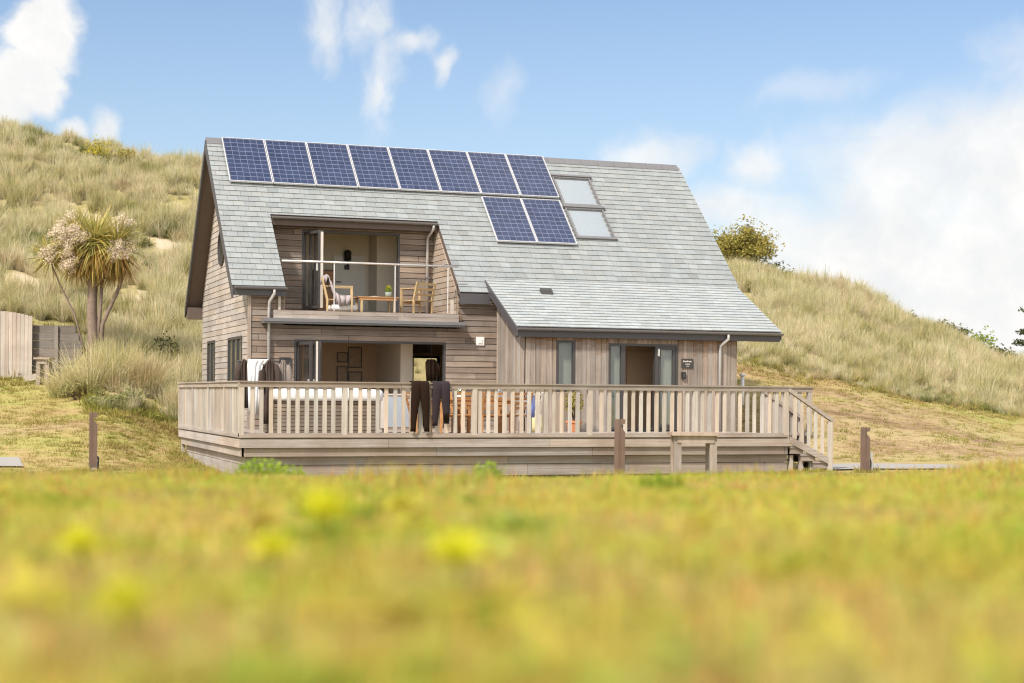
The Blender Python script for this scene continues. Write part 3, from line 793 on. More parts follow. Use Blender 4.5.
# --- verge boards, soffits, eaves
m = MB()
for sgn in (0,):
    m.prism([(UV0-.05, 7.02, roofz(7.02)-.04), (UV0-.05, RV, RZ-.03), (UV0-.05, RV, RZ-.30), (UV0-.05, 7.02, roofz(7.02)-.24)], (.047, 0, 0))
    m.prism([(UV0-.05, RV, RZ-.03), (UV0-.05, 14.78, roofz(14.78)-.02), (UV0-.05, 14.78, roofz(14.78)-.26), (UV0-.05, RV, RZ-.30)], (.047, 0, 0))
vb = m.build('verge_board', M['fascia'], H)
m = MB()
m.box(UV0+.003, UV0+.6, 14.42, 14.76, 2.92, 3.24, (1.3, 1.2, 1.3)); m.build('boxed_eave', M['soffit'], vb)
m = MB()
for u in (UV1-.001,):
    m.prism([(u, JV, JZ-.05), (u, RV, RZ-.03), (u, RV, RZ-.30), (u, JV, JZ-.3)], (.03, 0, 0))
    m.prism([(u-.05, EV, EZ-.04), (u-.05, JV-.003, JZ-.05), (u-.05, JV-.003, JZ-.3), (u-.05, EV, EZ-.2)], (.03, 0, 0))
m.build('verge_board', M['fascia'], H)
m = MB()
m.prism([(7.40, EV-.03, EZ-.02), (7.40, JV+.05, JZ+.03), (7.40, JV+.05, JZ-.20), (7.40, EV-.03, EZ-.23)], (.045, 0, 0)); m.build('verge_board', M['fascia'], H)

def gutter(a, u1, v, z, r=.06):
    m.loft([[(u, v + r*math.cos(math.pi*k/8+math.pi), z + r*math.sin(math.pi*k/8+math.pi)) for k in range(9)] + [(u, v+r*.8, z+.004), (u, v-r*.8, z+.004)] for u in (a, u1)])
# lean-to eave
m = MB(); m.box(7.45, UV1-.06, EV+.0, EV+.03, EZ-.24, EZ-.03); m.box(7.45, UV1-.06, EV+.033, VB-.04, EZ-.24, EZ-.215)
f1 = m.build('fascia', M['fascia'], H)
m = MB(); gutter(7.42, UV1-.02, EV-.065, EZ-.035); m.build('gutter', M['gutter'], f1, smooth=False)
# left eave
m = MB(); m.box(UV0+.005, BALC[0]+.02, 7.055, 7.08, 3.19, 3.40); m.box(UV0+.005, BALC[0]+.02, 7.083, VA-.04, 3.19, 3.215)
f2 = m.build('fascia', M['fascia'], H)
m = MB(); gutter(UV0+.02, BALC[0]+.03, 6.99, 3.39); m.build('gutter', M['gutter'], f2)
# right stub eave
m = MB(); m.box(BALC[1]-.02, 7.44, 7.03, 7.06, 3.12, 3.38); m.box(BALC[1]-.02, 7.44, 7.063, VA-.04, 3.12, 3.145); m.build('fascia', M['fascia'], H)
# dormer header
m = MB(); m.box(BALC[0]+.02, BALC[1]-.02, 9.02, 9.05, roofz(9.09)-.26, roofz(9.09)-.03)
m.box(BALC[0]+.02, BALC[1]-.02, 9.053, VD-.04, roofz(9.09)-.26, roofz(9.09)-.235)
f3 = m.build('fascia', M['soffit'], H)
m = MB(); gutter(BALC[0]+.03, BALC[1]-.03, 8.95, roofz(9.09)-.06); m.build('gutter', M['gutter'], f3)

# --- dormer wall and recessed balcony
DZ = roofz(9.09)-.24
m = MB(); panel(m, PD, BALC[0], BALC[1], 2.78, DZ, [UD], .2, (.5, .5, .5))
dw = m.build('dormer_wall', M['wallpaint'], H)
mm = MB(); panel(mm, lambda s_, z, o: PD(s_, z, o+.006), BALC[0], BALC[1], 2.86, DZ-.002, [UD], .006); mm.build('membrane', M['membrane'], dw)
m = MB(); courses(m, PD, 2.86, DZ, .146, lambda z: (BALC[0]+.03, BALC[1]-.03), [UD], 2.2, .018, .012, lambda: grey(.7, 1.15, .06), .012)
m.build('cladding', M['clad'], dw)
for nm, u, sg in (('balcony_cheek', BALC[1], -1), ('balcony_cheek', BALC[0], 1)):
    m = MB(); zc = lambda v: roofz(v)-.19
    hi = 9.08
    m.prism([(u, 7.24, 2.6), (u, VD, 2.6), (u, VD, DZ), (u, hi, min(DZ, zc(hi))), (u, 7.24, zc(7.24))], (-sg*.12, 0, 0), (.5, .5, .5))
    ck = m.build(nm, M['wallpaint'], H)
    m = MB()
    def iv(z):
        a = 7.24
        if z > zc(7.24): a = 7.24 + (z-zc(7.24))/T
        return (a, max(a+.01, VD-.03))
    courses(m, lambda s, z, o: (u + sg*o, s, z), 2.86, DZ-.05, .146, iv, [], 1.6, .018, .012, lambda: tuple(a*b for a, b in zip(grey(.75, 1.05, .06), (1.0, .92, .82))))
    m.build('cladding', M['clad_gable'], ck)

bal = mb1('box', BALC[0]-.02, BALC[1]+.02, 7.02, VD-.002, 2.70, 2.855).build('balcony', M['floor'], H)
m = MB()
courses(m, lambda s, z, o: (s, 7.0-o, z), 2.66, 2.86, .098, lambda z: (1.98, 6.60), [], 2.4, .02, .004, lambda: grey(.85, 1.1))
m.box(1.98, 6.60, 7.0, 7.018, 2.66, 2.86, (.5, .5, .5))
m.build('parapet_boards', M['deck_u'], bal)
m = MB(); m.box(1.72, 6.74, 6.86, VA-.03, 2.575, 2.655); m.box(1.72, 6.74, 6.90, VA-.03, 2.53, 2.572, (.6, .6, .6)); m.build('ledge', M['gutter'], bal)
m = MB(); m.tube([(BALC[0]-.1, 7.04, 4.035), (BALC[1]-.07, 7.04, 4.035)], .026, 8); hr = m.build('handrail', M['steel'], bal, smooth=True)
for u in (3.46, 4.98, 6.33):
    mb1('tube', [(u, 7.04, 2.86), (u, 7.04, 4.01)], .017, 8).build('post', M['steel'], bal)
for a, b in ((2.32, 3.43), (3.49, 4.95), (5.01, 6.30)):
    mb1('box', a, b, 7.035, 7.045, 2.90, 3.97).build('glass_panel', M['rail_glass'], bal)
m = MB(); m.box(6.40, 6.47, 6.985, 7.05, 2.66, 3.20); m.build('end_post', M['baluster'], bal)
m = MB(); m.box(2.12, 2.18, 7.13, 7.20, 2.66, 3.26); m.build('corner_trim', M['baluster'], H)

# --- downpipes
def pipe(pts, r=.038):
    p = mb1('tube', pts, r, 10).build('downpipe', M['pipe'], H, smooth=True)
    for z in (0.35,):
        mb1('box', pts[-1][0]-.06, pts[-1][0]+.06, pts[-1][1]-.055, pts[-1][1]+.05, pts[-1][2]+1.0, pts[-1][2]+1.04).build('bracket', M['gutter'], p)
pipe([(2.0, 6.99, 3.36), (2.0, 6.99, 3.25), (1.90, 7.10, 3.05), (1.90, 7.13, 2.9), (1.90, 7.13, .02)])
pipe([(6.52, 8.95, 5.28), (6.52, 8.95, 5.15), (6.46, 9.28, 4.95), (6.46, 9.30, 4.8), (6.46, 9.30, 2.88)])
pipe([(12.98, 4.93, 2.44), (12.98, 4.93, 2.30), (12.84, 5.08, 2.14), (12.84, 5.10, 2.0), (12.84, 5.10, .02)])

# --- folding doors
def bifold(nm, P, op, leaves, dirv, wall, lw=.78):
    u0, u1, z0, z1 = op
    m = MB(); frame_rect(m, P, u0, u1, z0, z1, .055, -.10, .012)
    d = m.build(nm, M['frame'], H)
    for (s, ang, w) in leaves:                       # hinged leaves folded to the side
        c, sn = math.cos(ang), math.sin(ang)
        def Q(a, z, o, s=s, c=c, sn=sn): return P(s + a*c - o*sn, z, -.05 + a*sn + o*c)
        m = MB(); frame_rect(m, Q, 0, w, z0+.06, z1-.06, .07, -.03, .03)
        lf = m.build('leaf', M['frame'], d)
        m = MB(); slab(m, Q, .07, w-.07, z0+.13, z1-.13, -.008, .008); m.build('pane', M['glass'], lf)
        m = MB(); slab(m, Q, w-.06, w-.03, 1.0+z0, 1.18+z0, .032, .07); m.build('handle', M['steel'], lf)
    return d
bifold('folding_door', PF, BD, [(BD[0]+.10, rad(78), .8), (BD[0]+.30, rad(84), .8), (BD[0]+.40, rad(88), .8), (BD[0]+.50, rad(92), .8)], 1, fw)
bifold('folding_door', PD, UD, [(UD[0]+.06, rad(70), .8), (UD[0]+.22, rad(80), .8), (UD[0]+.36, rad(95), .8)], 1, dw)
# pale strips painting the sunlight on the front edges of the folded leaves
m = MB(); m.box(2.88, 2.915, VA-.90, VA-.84, .06, BD[3]-.06); m.build('sunlit_leaf_edge', M['palegrey'], H)
m = MB(); m.box(3.46, 3.515, VD-.90, VD-.84, UD[2]+.06, UD[3]-.12); m.build('sunlit_leaf_edge', M['palegrey'], H)

# right entrance: glazed side panel, open doorway, glazed leaf
u0, u1, z0, z1 = RD
m = MB(); frame_rect(m, PB, u0, u1, z0, z1, .06, -.12, .02); slab(m, PB, u0+.33, u0+.44, z0+.06, z1-.06, -.119, .019); slab(m, PB, u1-.62, u1-.54, z0+.06, z1-.06, -.119, .019)
rd = m.build('entrance_door', M['frame'], H)
m = MB(); slab(m, PB, u0+.06, u0+.33, z0+.06, z1-.06, -.04, -.02); m.build('side_pane', M['glass'], rd)
m = MB(); slab(m, PB, u0+.06, u0+.33, z0+.06, z1-.06, -.10, -.085); m.build('curtain', M['curtain'], rd)
m = MB(); frame_rect(m, PB, u1-.537, u1-.063, z0+.063, z1-.063, .075, -.06, .0); lf = m.build('leaf', M['frame'], rd)
m = MB(); slab(m, PB, u1-.46, u1-.14, z0+.14, z1-.14, -.035, -.02); m.build('pane', M['glass'], lf)
m = MB(); slab(m, PB, u1-.46, u1-.14, z0+.14, z1-.14, -.10, -.085); m.build('curtain', M['curtain'], rd)
m = MB(); slab(m, PB, u1-.56, u1-.52, z1-.30, z1-.12, .021, .06); m.build('door_closer', M['steel'], rd)
m = MB(); frame_rect(m, PB, *SW, .06, -.10, .02); sw = m.build('window', M['frame'], H)
m = MB(); slab(m, PB, SW[0]+.06, SW[1]-.06, SW[2]+.06, SW[3]-.06, -.03, -.015); m.build('pane', M['glass'], sw)
m = MB(); slab(m, PB, SW[0]+.06, SW[1]-.06, SW[2]+.06, SW[3]-.06, -.13, -.11); m.build('blind', M['curtain'], sw)
m = MB(); m.box(7.12, 7.33, VA-.055, VA-.02, 2.10, 2.31); m.box(7.17, 7.28, VA-.07, VA-.056, 2.15, 2.26); m.build('wall_vent', M['white'], H)

# roof windows
for (a, e, v1, v0) in ((10.40, 11.52, 10.66, 9.76), (10.40, 11.52, 9.66, 8.76)):
    b1, b0_ = (v1-7.08)/CB, (v0-7.08)/CB
    m = MB(); frame_rect(m, PR, a, e, b0_, b1, .045, -.01, .075); slab(m, PR, a-.03, e+.06, b1+.002, b1+.07, .0, .11); slab(m, PR, a-.01, e+.05, b0_-.05, b0_-.002, .0, .08)
    w = m.build('roof_window', M['gutter'], H)
    m = MB(); slab(m, PR, a+.046, e-.046, b0_+.046, b1-.046, .055, .065); m.build('pane', M['glass'], w)
    m = MB(); slab(m, PR, a+.10, e-.10, b0_+.09, b1-.09, .02, .03); m.build('blind', M['blind'], w); m = MB(); slab(m, PR, a+.046, e-.046, b0_+.046, b1-.046, .0, .012); m.build('backing', M['palegrey'], w)

# --- rooms behind the openings
m = MB()
m.box(UL+.26, UE-.02, VA+.26, VBACK-.26, -.03, .0)
m.build('ground_floor', M['floor'], H)
m = MB(); m.box(UL+.26, UR-.26, VA+.26, VD-.25, 2.46, 2.50); m.box(UL+.26, UR-.26, VD-.25, VBACK-.26, 2.46, 2.60)
m.build('ceiling', M['wallwhite'], H)
m = MB(); m.box(UL+.26, 5.90, 11.0, 11.1, .0, 2.46); m.build('interior_wall', M['wallpaint'], H)
m = MB(); m.box(5.55, 5.87, 8.55, 10.99, .0, 2.455); m.build('interior_wall', M['wallwhite'], H)
m = MB(); m.box(8.8, 8.9, VA+.26, VBACK-.27, .0, 2.455); m.build('interior_wall', M['wallwhite'], H)
m = MB(); panel(m, lambda s_, z, o: (s_, VBACK-.262+o, z), UL+.26, UR-.26, .0, 2.6, [BW, (9.0, 12.2, .9, 2.1)], .004); m.build('interior_wall', M['wallpaint'], H)
m = MB(); m.box(6.6, 7.4, 12.0, 12.12, 2.0, 2.455); m.build('ceiling_beam', M['cable'], H)
m = MB(); m.box(8.95, UR-.26, VB+.26, 8.2, -.03, .0); m.build('ground_floor', M['floor'], H)
m = MB(); m.box(8.95, UR-.26, 6.6, 6.7, .0, 2.2); m.box(8.9, 8.949, VB+.26, 6.6, .0, 2.2); m.build('interior_wall', M['wallpaint'], H)
m = MB(); m.box(10.95, 11.75, 6.56, 6.598, .0, 2.0); m.build('interior_door', M['wallpaint'], H)
m = MB(); m.box(2.30, 6.64, VD+.21, 13.0, 2.85, 2.90); m.build('upper_floor', M['floor'], H)
m = MB(); m.box(2.1, 7.4, 11.9, 12.0, 2.9, 6.2); m.box(2.1, 2.2, VD+.21, 11.89, 2.9, 5.6); m.box(7.3, 7.4, VD+.21, 11.89, 2.9, 5.6); m.build('interior_wall', M['wallwhite'], H)
m = MB(); m.box(5.55, 6.45, 11.0, 11.89, 2.9, 5.2); m.build('interior_wall', M['wallwhite'], H)
m = MB(); m.box(4.55, 5.45, 11.84, 11.895, 2.95, 4.62, (1, 1, 1)); dr = m.build('interior_door', M['white'], H)
mb1('tube', [(4.64, 11.83, 3.9), (4.64, 11.80, 3.9), (4.76, 11.80, 3.9)], .014, 6).build('handle', M['dark'], dr)

# things inside the rooms
def picture(loc, w, h, label):
    t_ = thing('framed_picture', loc, label, 'picture', 'pictures on the living room wall')
    x, y, z = loc
    m = MB(); frame_rect(m, lambda s, b, o: (s, y-o, b), x-w/2, x+w/2, z, z+h, .025, .002, .03); m.build('frame', M['frame'], t_)
    m = MB(); m.box(x-w/2+.025, x+w/2-.025, y-.012, y-.002, z+.025, z+h-.025); m.build('print', M['picture'], t_)
picture((4.62, 10.995, 1.70), .30, .27, 'small dark framed picture high on the living room wall')
picture((4.96, 10.995, 1.56), .38, .55, 'tall framed picture on the living room wall, right of the smallest one')
picture((4.62, 10.995, 1.10), .30, .50, 'brownish framed picture hung below the small high one')
picture((4.97, 10.995, 1.02), .38, .44, 'wide dark framed picture below the tall one')
t_ = thing('wall_lamp', (5.0, 11.89, 4.45), 'black wall lamp beside the white door in the upstairs room', 'lamp')
m = MB(); m.lathe([(.02, 0), (.10, -.02), (.10, .22), (.04, .27)], (4.92, 11.72, 4.50), 12); m.build('lamp_shade', M['dark'], t_, smooth=True)
m = MB(); m.tube([(4.92, 11.72, 4.50), (4.92, 11.72, 4.30), (4.92, 11.89, 4.30)], .02, 6); m.lathe([(.07, 0), (.07, .12)], (4.92, 11.80, 4.24), 10); m.build('bracket', M['dark'], t_)
t_ = thing('cabinet', (4.30, 11.6, 2.9), 'brown wooden cabinet against the upstairs back wall', 'cabinet')
m = MB(); m.box(3.98, 4.50, 11.5, 11.89, 2.9, 4.2); b_ = m.build('body', M['cable'], t_)
m = MB(); m.box(4.0, 4.235, 11.48, 11.499, 2.95, 4.15); m.box(4.245, 4.48, 11.48, 11.499, 2.95, 4.15); m.build('door', M['teak'], t_)
# dark jacket hung in the open doorway
t_ = thing('hanging_jacket', (6.05, 7.40, 1.2), 'dark brown jacket hanging at the right edge of the lower open doorway', 'jacket')
def cloth(name, prof, mat, parent, y, th=.05, folds=5, amp=.018, smooth=True):
    """a hanging garment: rows (z, u0, u1) closed into a soft folded volume"""
    rings = []; ph = R.uniform(0, 6)
    for z, a, e in prof:
        n = 18; front = []; back = []
        for k in range(n):
            q = k/(n-1); u = a+(e-a)*q; edge = math.sin(math.pi*min(1, max(0, q)))**.5
            f = amp*math.sin(q*folds*6.283+ph+z*1.5)+amp*.6*math.sin(q*folds*11+z*4)
            front.append((u, y-th*.5*edge+f*edge, z)); back.append((u, y+th*.5*edge+f*edge+.004, z))
        rings.append(front+back[::-1])
    m = MB(); m.loft(rings); return m.build(name, mat, parent, smooth=smooth)
cloth('jacket_body', [(1.20, 5.90, 6.16), (1.45, 5.88, 6.17), (1.66, 5.87, 6.18), (1.74, 5.92, 6.12)], M['brownfab'], t_, 7.40, .10, 3)
cloth('sleeve', [(1.28, 6.19, 6.27), (1.50, 6.17, 6.27), (1.64, 6.14, 6.22)], M['brownfab'], t_, 7.41, .09, 2, .01)
mb1('tube', [(6.02, 7.40, 1.73), (6.02, 7.40, 2.1)], .006, 5).build('cord', M['dark'], t_)

# --- sign and key box by the entrance
t_ = thing('house_sign', (11.95, VB-.03, 1.57), 'dark square house sign with pale lettering right of the entrance', 'sign')
m = MB(); m.box(11.80, 12.11, VB-.055, VB-.031, 1.57, 1.80); m.build('board', M['signface'], t_)
m = MB()
for (a, e, z, h) in ((11.84, 11.87, 1.715, .04), (11.88, 11.90, 1.715, .03), (11.91, 11.935, 1.715, .03), (11.945, 11.97, 1.715, .04), (11.98, 12.005, 1.715, .03), (12.015, 12.06, 1.715, .03)):
    m.box(a, e, VB-.060, VB-.0555, z, z+h)
m.build('lettering', M['palegrey'], t_)
m = MB()
for (a, e, z, h) in ((11.90, 11.925, 1.655, .022), (11.935, 11.98, 1.655, .018), (11.99, 12.02, 1.655, .022), (11.92, 12.0, 1.61, .012)):
    m.box(a, e, VB-.060, VB-.0555, z, z+h)
m.build('lettering', M['palegrey'], t_)
t_ = thing('key_safe', (11.85, VB-.03, 1.30), 'small black key box on the wall below the house sign', 'key box')
m = MB(); m.box(11.80, 11.90, VB-.09, VB-.031, 1.30, 1.47); m.build('body', M['dark'], t_)
m = MB(); m.box(11.82, 11.88, VB-.10, VB-.0905, 1.34, 1.43); m.build('keypad', M['frame'], t_)
t_ = thing('wall_plaque', (2.29, VA-.03, 1.40), 'dark framed plaque on the boards left of the lower folding door', 'plaque')
m = MB(); frame_rect(m, PF, 2.16, 2.45, 1.38, 1.73, .03, .03, .06); m.build('frame', M['frame'], t_)
m = MB(); slab(m, PF, 2.19, 2.42, 1.41, 1.70, .03, .045); m.build('face', M['signface'], t_)

# ------------------------------------------------------------------ solar panels
def panel_thing(label):
    t_ = thing('solar_panel', (0, 0, 0), label, 'solar panel', 'solar panels on the front roof slope')
    w, L = 1.10, 1.86
    def Q(a, b, o): return (a, b*CB - o*SB, b*SB + o*CB)
    m = MB(); frame_rect(m, Q, 0, w, 0, L, .017, -.02, .03); m.build('frame', M['panelframe'], t_, local=True)
    m = MB(); slab(m, Q, .033, w-.033, .033, L-.033, -.01, .022)
    m.uv = []
    for f in m.f:
        for i in f:
            v = m.v[i]; m.uv += [(v[0]-.033)/(w-.066), (v[2]*SB+v[1]*CB-.033)/(L-.066)]
    m.build('cells', M['solar'], t_, local=True)
    for a in (.1, w-.15):
        m = MB(); slab(m, Q, a, a+.05, .3, L-.3, -.085, -.021); m.build('mounting_rail', M['gutter'], t_, local=True)
    return t_
def copy_tree(o, parent=None):
    c = o.copy(); COL.objects.link(c)
    if parent: c.parent = parent
    for ch in list(o.children): copy_tree(ch, c)
    return c
proto = None
ordn = ['first', 'second', 'third', 'fourth', 'fifth', 'sixth', 'seventh', 'eighth']
spots = [(1.40+1.12*i, 9.985, f'{ordn[i]} solar panel from the left in the long upper row') for i in range(8)] + \
        [(8.08, 8.545, 'left solar panel of the two in the lower row'), (9.20, 8.545, 'right solar panel of the two in the lower row, beside the roof windows')]
for i, (u, v, lab) in enumerate(spots):
    if proto is None: proto = o = panel_thing(lab)
    else: o = copy_tree(proto); o['label'] = lab
    o.location = (u, v-.05-.085*SB, roofz(v-.05)+.095*CB)

# ------------------------------------------------------------------ the deck
DX, SIDE = 11.95, 8.45
deck = thing('timber_deck', (0, 0, G0), 'raised weathered timber deck with baluster railing and steps, round the house front', 'deck')
m = MB()
courses(m, lambda s, b, o: (s, b, -.03+o), .02, VB-.05, .14, lambda b: (0.0, DX), [], 4.0, .028, .0, lambda: grey(.85, 1.1))
courses(m, lambda s, b, o: (s, b, -.03+o), VB-.04, VA-.05, .14, lambda b: (0.0, UE-.05), [], 4.0, .028, .0, lambda: grey(.85, 1.1))
courses(m, lambda s, b, o: (s, b, -.03+o), VA-.04, SIDE, .14, lambda b: (0.0, UL-.05), [], 4.0, .028, .0, lambda: grey(.85, 1.1))
courses(m, lambda s, b, o: (s, b, -.03+o), 1.3, VB-.05, .14, lambda b: (DX+.01, 13.25), [], 4.0, .028, .0, lambda: grey(.85, 1.1))
m.box(.1, DX-.05, .12, VB-.06, -.19, -.031, (.5, .5, .5)); m.box(.1, UE-.06, VB-.059, VA-.05, -.19, -.031, (.5, .5, .5)); m.box(.1, UL-.06, VA-.049, SIDE-.05, -.19, -.031, (.5, .5, .5)); m.box(DX-.049, 13.2, 1.35, VB-.06, -.19, -.031, (.5, .5, .5))
m.build('deck_boards', M['deck_u'], deck)
def brow(mb, axis, a, e, at, z0, z1, th, plen, lo=.78, hi=1.1):
    p = a
    while p < e-.01:
        q = min(e, p+R.uniform(.7, 1.3)*plen); c = grey(lo, hi, .05); q2 = q-.006 if q < e else e
        if axis == 'u': mb.box(p, q2, at, at+th, z0, z1, c)
        else: mb.box(at, at+th, p, q2, z0, z1, c)
        p = q
m = MB(); brow(m, 'u', -.03, DX+.02, -.035, -.20, -.032, .034, 3.6, .9, 1.1); m.build('fascia_board', M['deck_u'], deck)
m = MB(); brow(m, 'v', 0.0, SIDE, -.035, -.20, -.032, .034, 3.2, .95, 1.12); m.build('fascia_board', M['deck_v'], deck)
m = MB(); brow(m, 'u', .0, DX, .02, -.375, -.21, .04, 3.6, .7, .9); brow(m, 'u', .12, DX+.05, .14, -.545, -.385, .04, 3.0, .8, 1.0); brow(m, 'u', .12, DX+.05, .14, -.78, -.555, .04, 3.0, .8, 1.0)
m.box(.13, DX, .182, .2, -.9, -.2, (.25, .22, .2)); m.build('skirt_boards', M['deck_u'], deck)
m = MB(); brow(m, 'v', .02, SIDE-.05, .02, -.375, -.21, .04, 3.0, .8, .98); brow(m, 'v', .185, SIDE-.3, .12, -.545, -.385, .04, 2.6, .85, 1.02); brow(m, 'v', .185, SIDE-.3, .12, -.9, -.555, .04, 2.6, .85, 1.02)
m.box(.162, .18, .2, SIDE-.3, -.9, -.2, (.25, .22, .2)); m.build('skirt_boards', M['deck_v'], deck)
m = MB()
for v in (SIDE-.1,): m.box(.03, .11, v, v+.09, -1.0, -.376)
m.build('support_post', M['baluster'], deck)

def railing(axis, a, e, at, posts, nb, skip=0, end=True):
    """one straight run of railing: handrail, bottom rail, balusters, posts"""
    def B(mb, p0, p1, o0, o1, z0, z1, c=(1, 1, 1)):
        if axis == 'u': mb.box(p0, p1, at+o0, at+o1, z0, z1, c)
        else: mb.box(at+o0, at+o1, p0, p1, z0, z1, c)
    mt = M['deck_u'] if axis == 'u' else M['deck_v']
    m = MB(); p = a
    while p < e-.01:
        q = min(e, p+R.uniform(2.6, 4)); c = grey(.82, 1.0, .05); g = .005 if q < e else 0
        B(m, p, q-g, -.05, .05, .985, 1.075, c); B(m, p-(.0), q-g, -.075, .075, 1.078, 1.105, tuple(x*.95 for x in c)); p = q
    r = m.build('railing', mt, deck)
    m = MB(); B(m, a, e, -.04, .05, .015, .085, grey(.9, 1.0)); B(m, a, e, -.055, -.042, .0, .05, grey(.85, .95)); m.build('bottom_rail', mt, r)
    for p in posts:
        m = MB(); B(m, p-.05, p+.05, -.045, .045, .0, .984, grey(.85, 1.0)); m.build('post', M['baluster'], r)
    st = (e-a)/nb
    for i in range(nb):
        p = a+st*(i+.5)
        if any(abs(p-q) < .10 for q in posts): continue
        m = MB(); w = .037*R.uniform(.92, 1.1); x = R.uniform(-.008, .008); B(m, p-w+x, p+w+x, -.022, .022, .086, .984, grey(.84, 1.12, .07)); m.build('baluster', M['baluster'], r)
    return r
railing('u', -.05, 11.93, 0.0, [.0, 2.05, 4.75, 7.28, 9.7, 11.88], 67)
railing('v', .08, SIDE, 0.0, [1.8, 3.9, 6.2, SIDE-.05], 46)
railing('u', 12.0, 13.26, 1.3, [12.05, 13.2], 6)
# steps down to the right, with a sloping rail
m = MB()
for k, (u0, u1, z) in enumerate(((11.99, 12.34, -.20), (12.27, 12.64, -.365), (12.57, 12.97, -.53))):
    m.box(u0, u1, .0, 1.22, z-.045, z, grey(.9, 1.1)); m.box(u1-.04, u1-.005, .02, 1.2, z-.165, z-.047, grey(.8, 1.0))
    m.box(u0+.02, u1-.042, .02, .06, z-.165, z-.047, grey(.85, 1.0))
stp = m.build('steps', M['deck_u'], deck)
for v in (-.045, 1.225):
    m = MB(); m.hexa([(11.97, v, -.13), (12.98, v, -.62), (12.98, v+.04, -.62), (11.97, v+.04, -.13), (11.97, v, .02), (12.98, v, -.47), (12.98, v+.04, -.47), (11.97, v+.04, .02)]); sg = m.build('stringer', M['deck_u'], stp)
    m = MB(); m.box(12.93, 13.02, v-.02, v+.07, -.78, .34); m.build('newel_post', M['baluster'], stp)
    m = MB(); m.beam((11.93, v+.02, 1.03), (13.03, v+.02, .36), .10, .075); m.build('sloping_handrail', M['deck_u'], stp)
    for k in range(5):
        u = 12.10+k*.17; zt = 1.03-(u-11.93)*.609
        m = MB(); m.box(u-.035, u+.035, v, v+.04, .02-(u-11.97)*.485, zt-.045, grey(.85, 1.1)); m.build('baluster', M['baluster'], stp)
m = MB()
for u in (12.05, 12.3, 12.55): m.box(u, u+.08, .1, .18, -.9, -.40)
m.build('support_post', M['baluster'], stp)

# ------------------------------------------------------------------ things on the deck
def rrect(x0, x1, y0, y1, r, z, n=6):
    pts = []
    for cx, cy, a0 in ((x1-r, y1-r, 0), (x0+r, y1-r, 90), (x0+r, y0+r, 180), (x1-r, y0+r, 270)):
        for k in range(n+1):
            a = rad(a0+90*k/n); pts.append((cx+r*math.cos(a), cy+r*math.sin(a), z))
    return pts
t_ = thing('hot_tub', (2.15, 2.6, 0), 'square hot tub with white rim and brown slatted cabinet behind the railing', 'hot tub')
m = MB(); z = .03
m.loft([rrect(1.13, 3.18, 1.66, 3.60, .1, q) for q in (.0, .70)], (.5, .5, .5))
while z < .70:
    c = grey(.85, 1.1)
    m.loft([rrect(1.10, 3.21, 1.63, 3.63, .12, z), rrect(1.10, 3.21, 1.63, 3.63, .12, min(z+.066, .705))], c); z += .078
m.build('cabinet', M['tubclad'], t_)
m = MB()
m.loft([rrect(1.05, 3.26, 1.58, 3.68, .16, .715), rrect(1.02, 3.29, 1.55, 3.71, .2, .76), rrect(1.02, 3.29, 1.55, 3.71, .2, .90), rrect(1.06, 3.25, 1.59, 3.67, .2, .955), rrect(1.25, 3.06, 1.78, 3.48, .2, .965), rrect(1.35, 2.96, 1.88, 3.38, .2, .80)])
m.build('rim', M['white'], t_, smooth=True)
t2 = thing('folded_towel', (2.52, 1.75, .97), 'folded white towel lying on the front rim of the hot tub', 'towel')
m = MB()
for k in range(3): m.loft([rrect(2.28+.01*k, 2.76-.012*k, 1.62, 1.85, .04, .962+.028*k), rrect(2.28+.01*k, 2.76-.012*k, 1.62, 1.85, .04, .986+.028*k)])
m.build('towel_folds', M['towel'], t2)

# rack with robes and a towel hung out to dry
t_ = thing('garment_rack', (.9, 2.5, 0), 'dark clothes rack carrying robes and a white towel at the left corner of the deck', 'clothes rack')
m = MB()
for u in (.36, 1.46): m.tube([(u, 2.5, .03), (u, 2.5, 1.53)], .018, 8)
m.tube([(.33, 2.5, 1.53), (1.49, 2.5, 1.53)], .018, 8); m.build('frame', M['frame'], t_, smooth=True)
m = MB()
for u in (.36, 1.46): m.tube([(u, 2.2, .02), (u, 2.8, .02)], .02, 8)
m.build('foot', M['frame'], t_)
t_ = thing('towel', (.72, 2.47, .42), 'long white towel hanging on the clothes rack between two dark robes', 'towel')
cloth('towel_sheet', [(.42, .58, .80), (.8, .57, .83), (1.15, .56, .86), (1.45, .55, .92), (1.555, .56, 1.02), (1.575, .57, 1.0)], M['towel'], t_, 2.45, .09, 4, .018)
def robe(u0, u1, zb, lab, y=2.52, mt='robe'):
    t_ = thing('robe', ((u0+u1)/2, y, zb), lab, 'robe', 'robes on the clothes rack'); w = u1-u0; c = (u0+u1)/2
    b = cloth('robe_body', [(zb, c-w*.46, c+w*.46), (zb+.3, c-w*.44, c+w*.45), (1.0, c-w*.40, c+w*.40), (1.35, c-w*.42, c+w*.42), (1.48, c-w*.36, c+w*.36), (1.56, c-w*.15, c+w*.15)], M[mt], t_, y, .13, 4, .02)
    for sgn in (-1, 1):
        m = MB(); m.tube([(c+sgn*w*.36, y, 1.46), (c+sgn*w*.50, y-.02, 1.30), (c+sgn*w*.54, y-.04, .95)], [.06, .075, .06], 10); m.build('sleeve', M[mt], t_, smooth=True)
    m = MB(); m.tube([(c-w*.3, y, 1.50), (c, y, 1.585), (c+w*.3, y, 1.50)], .012, 6); m.build('hanger', M['frame'], t_)
robe(.36, .62, .55, 'dark robe hanging left of the white towel on the rack')
robe(.86, 1.18, .22, 'dark brown robe hanging right of the white towel on the rack', 2.44)
robe(1.20, 1.44, .62, 'pale brown grey robe at the right end of the clothes rack', 2.52, 'robe2')

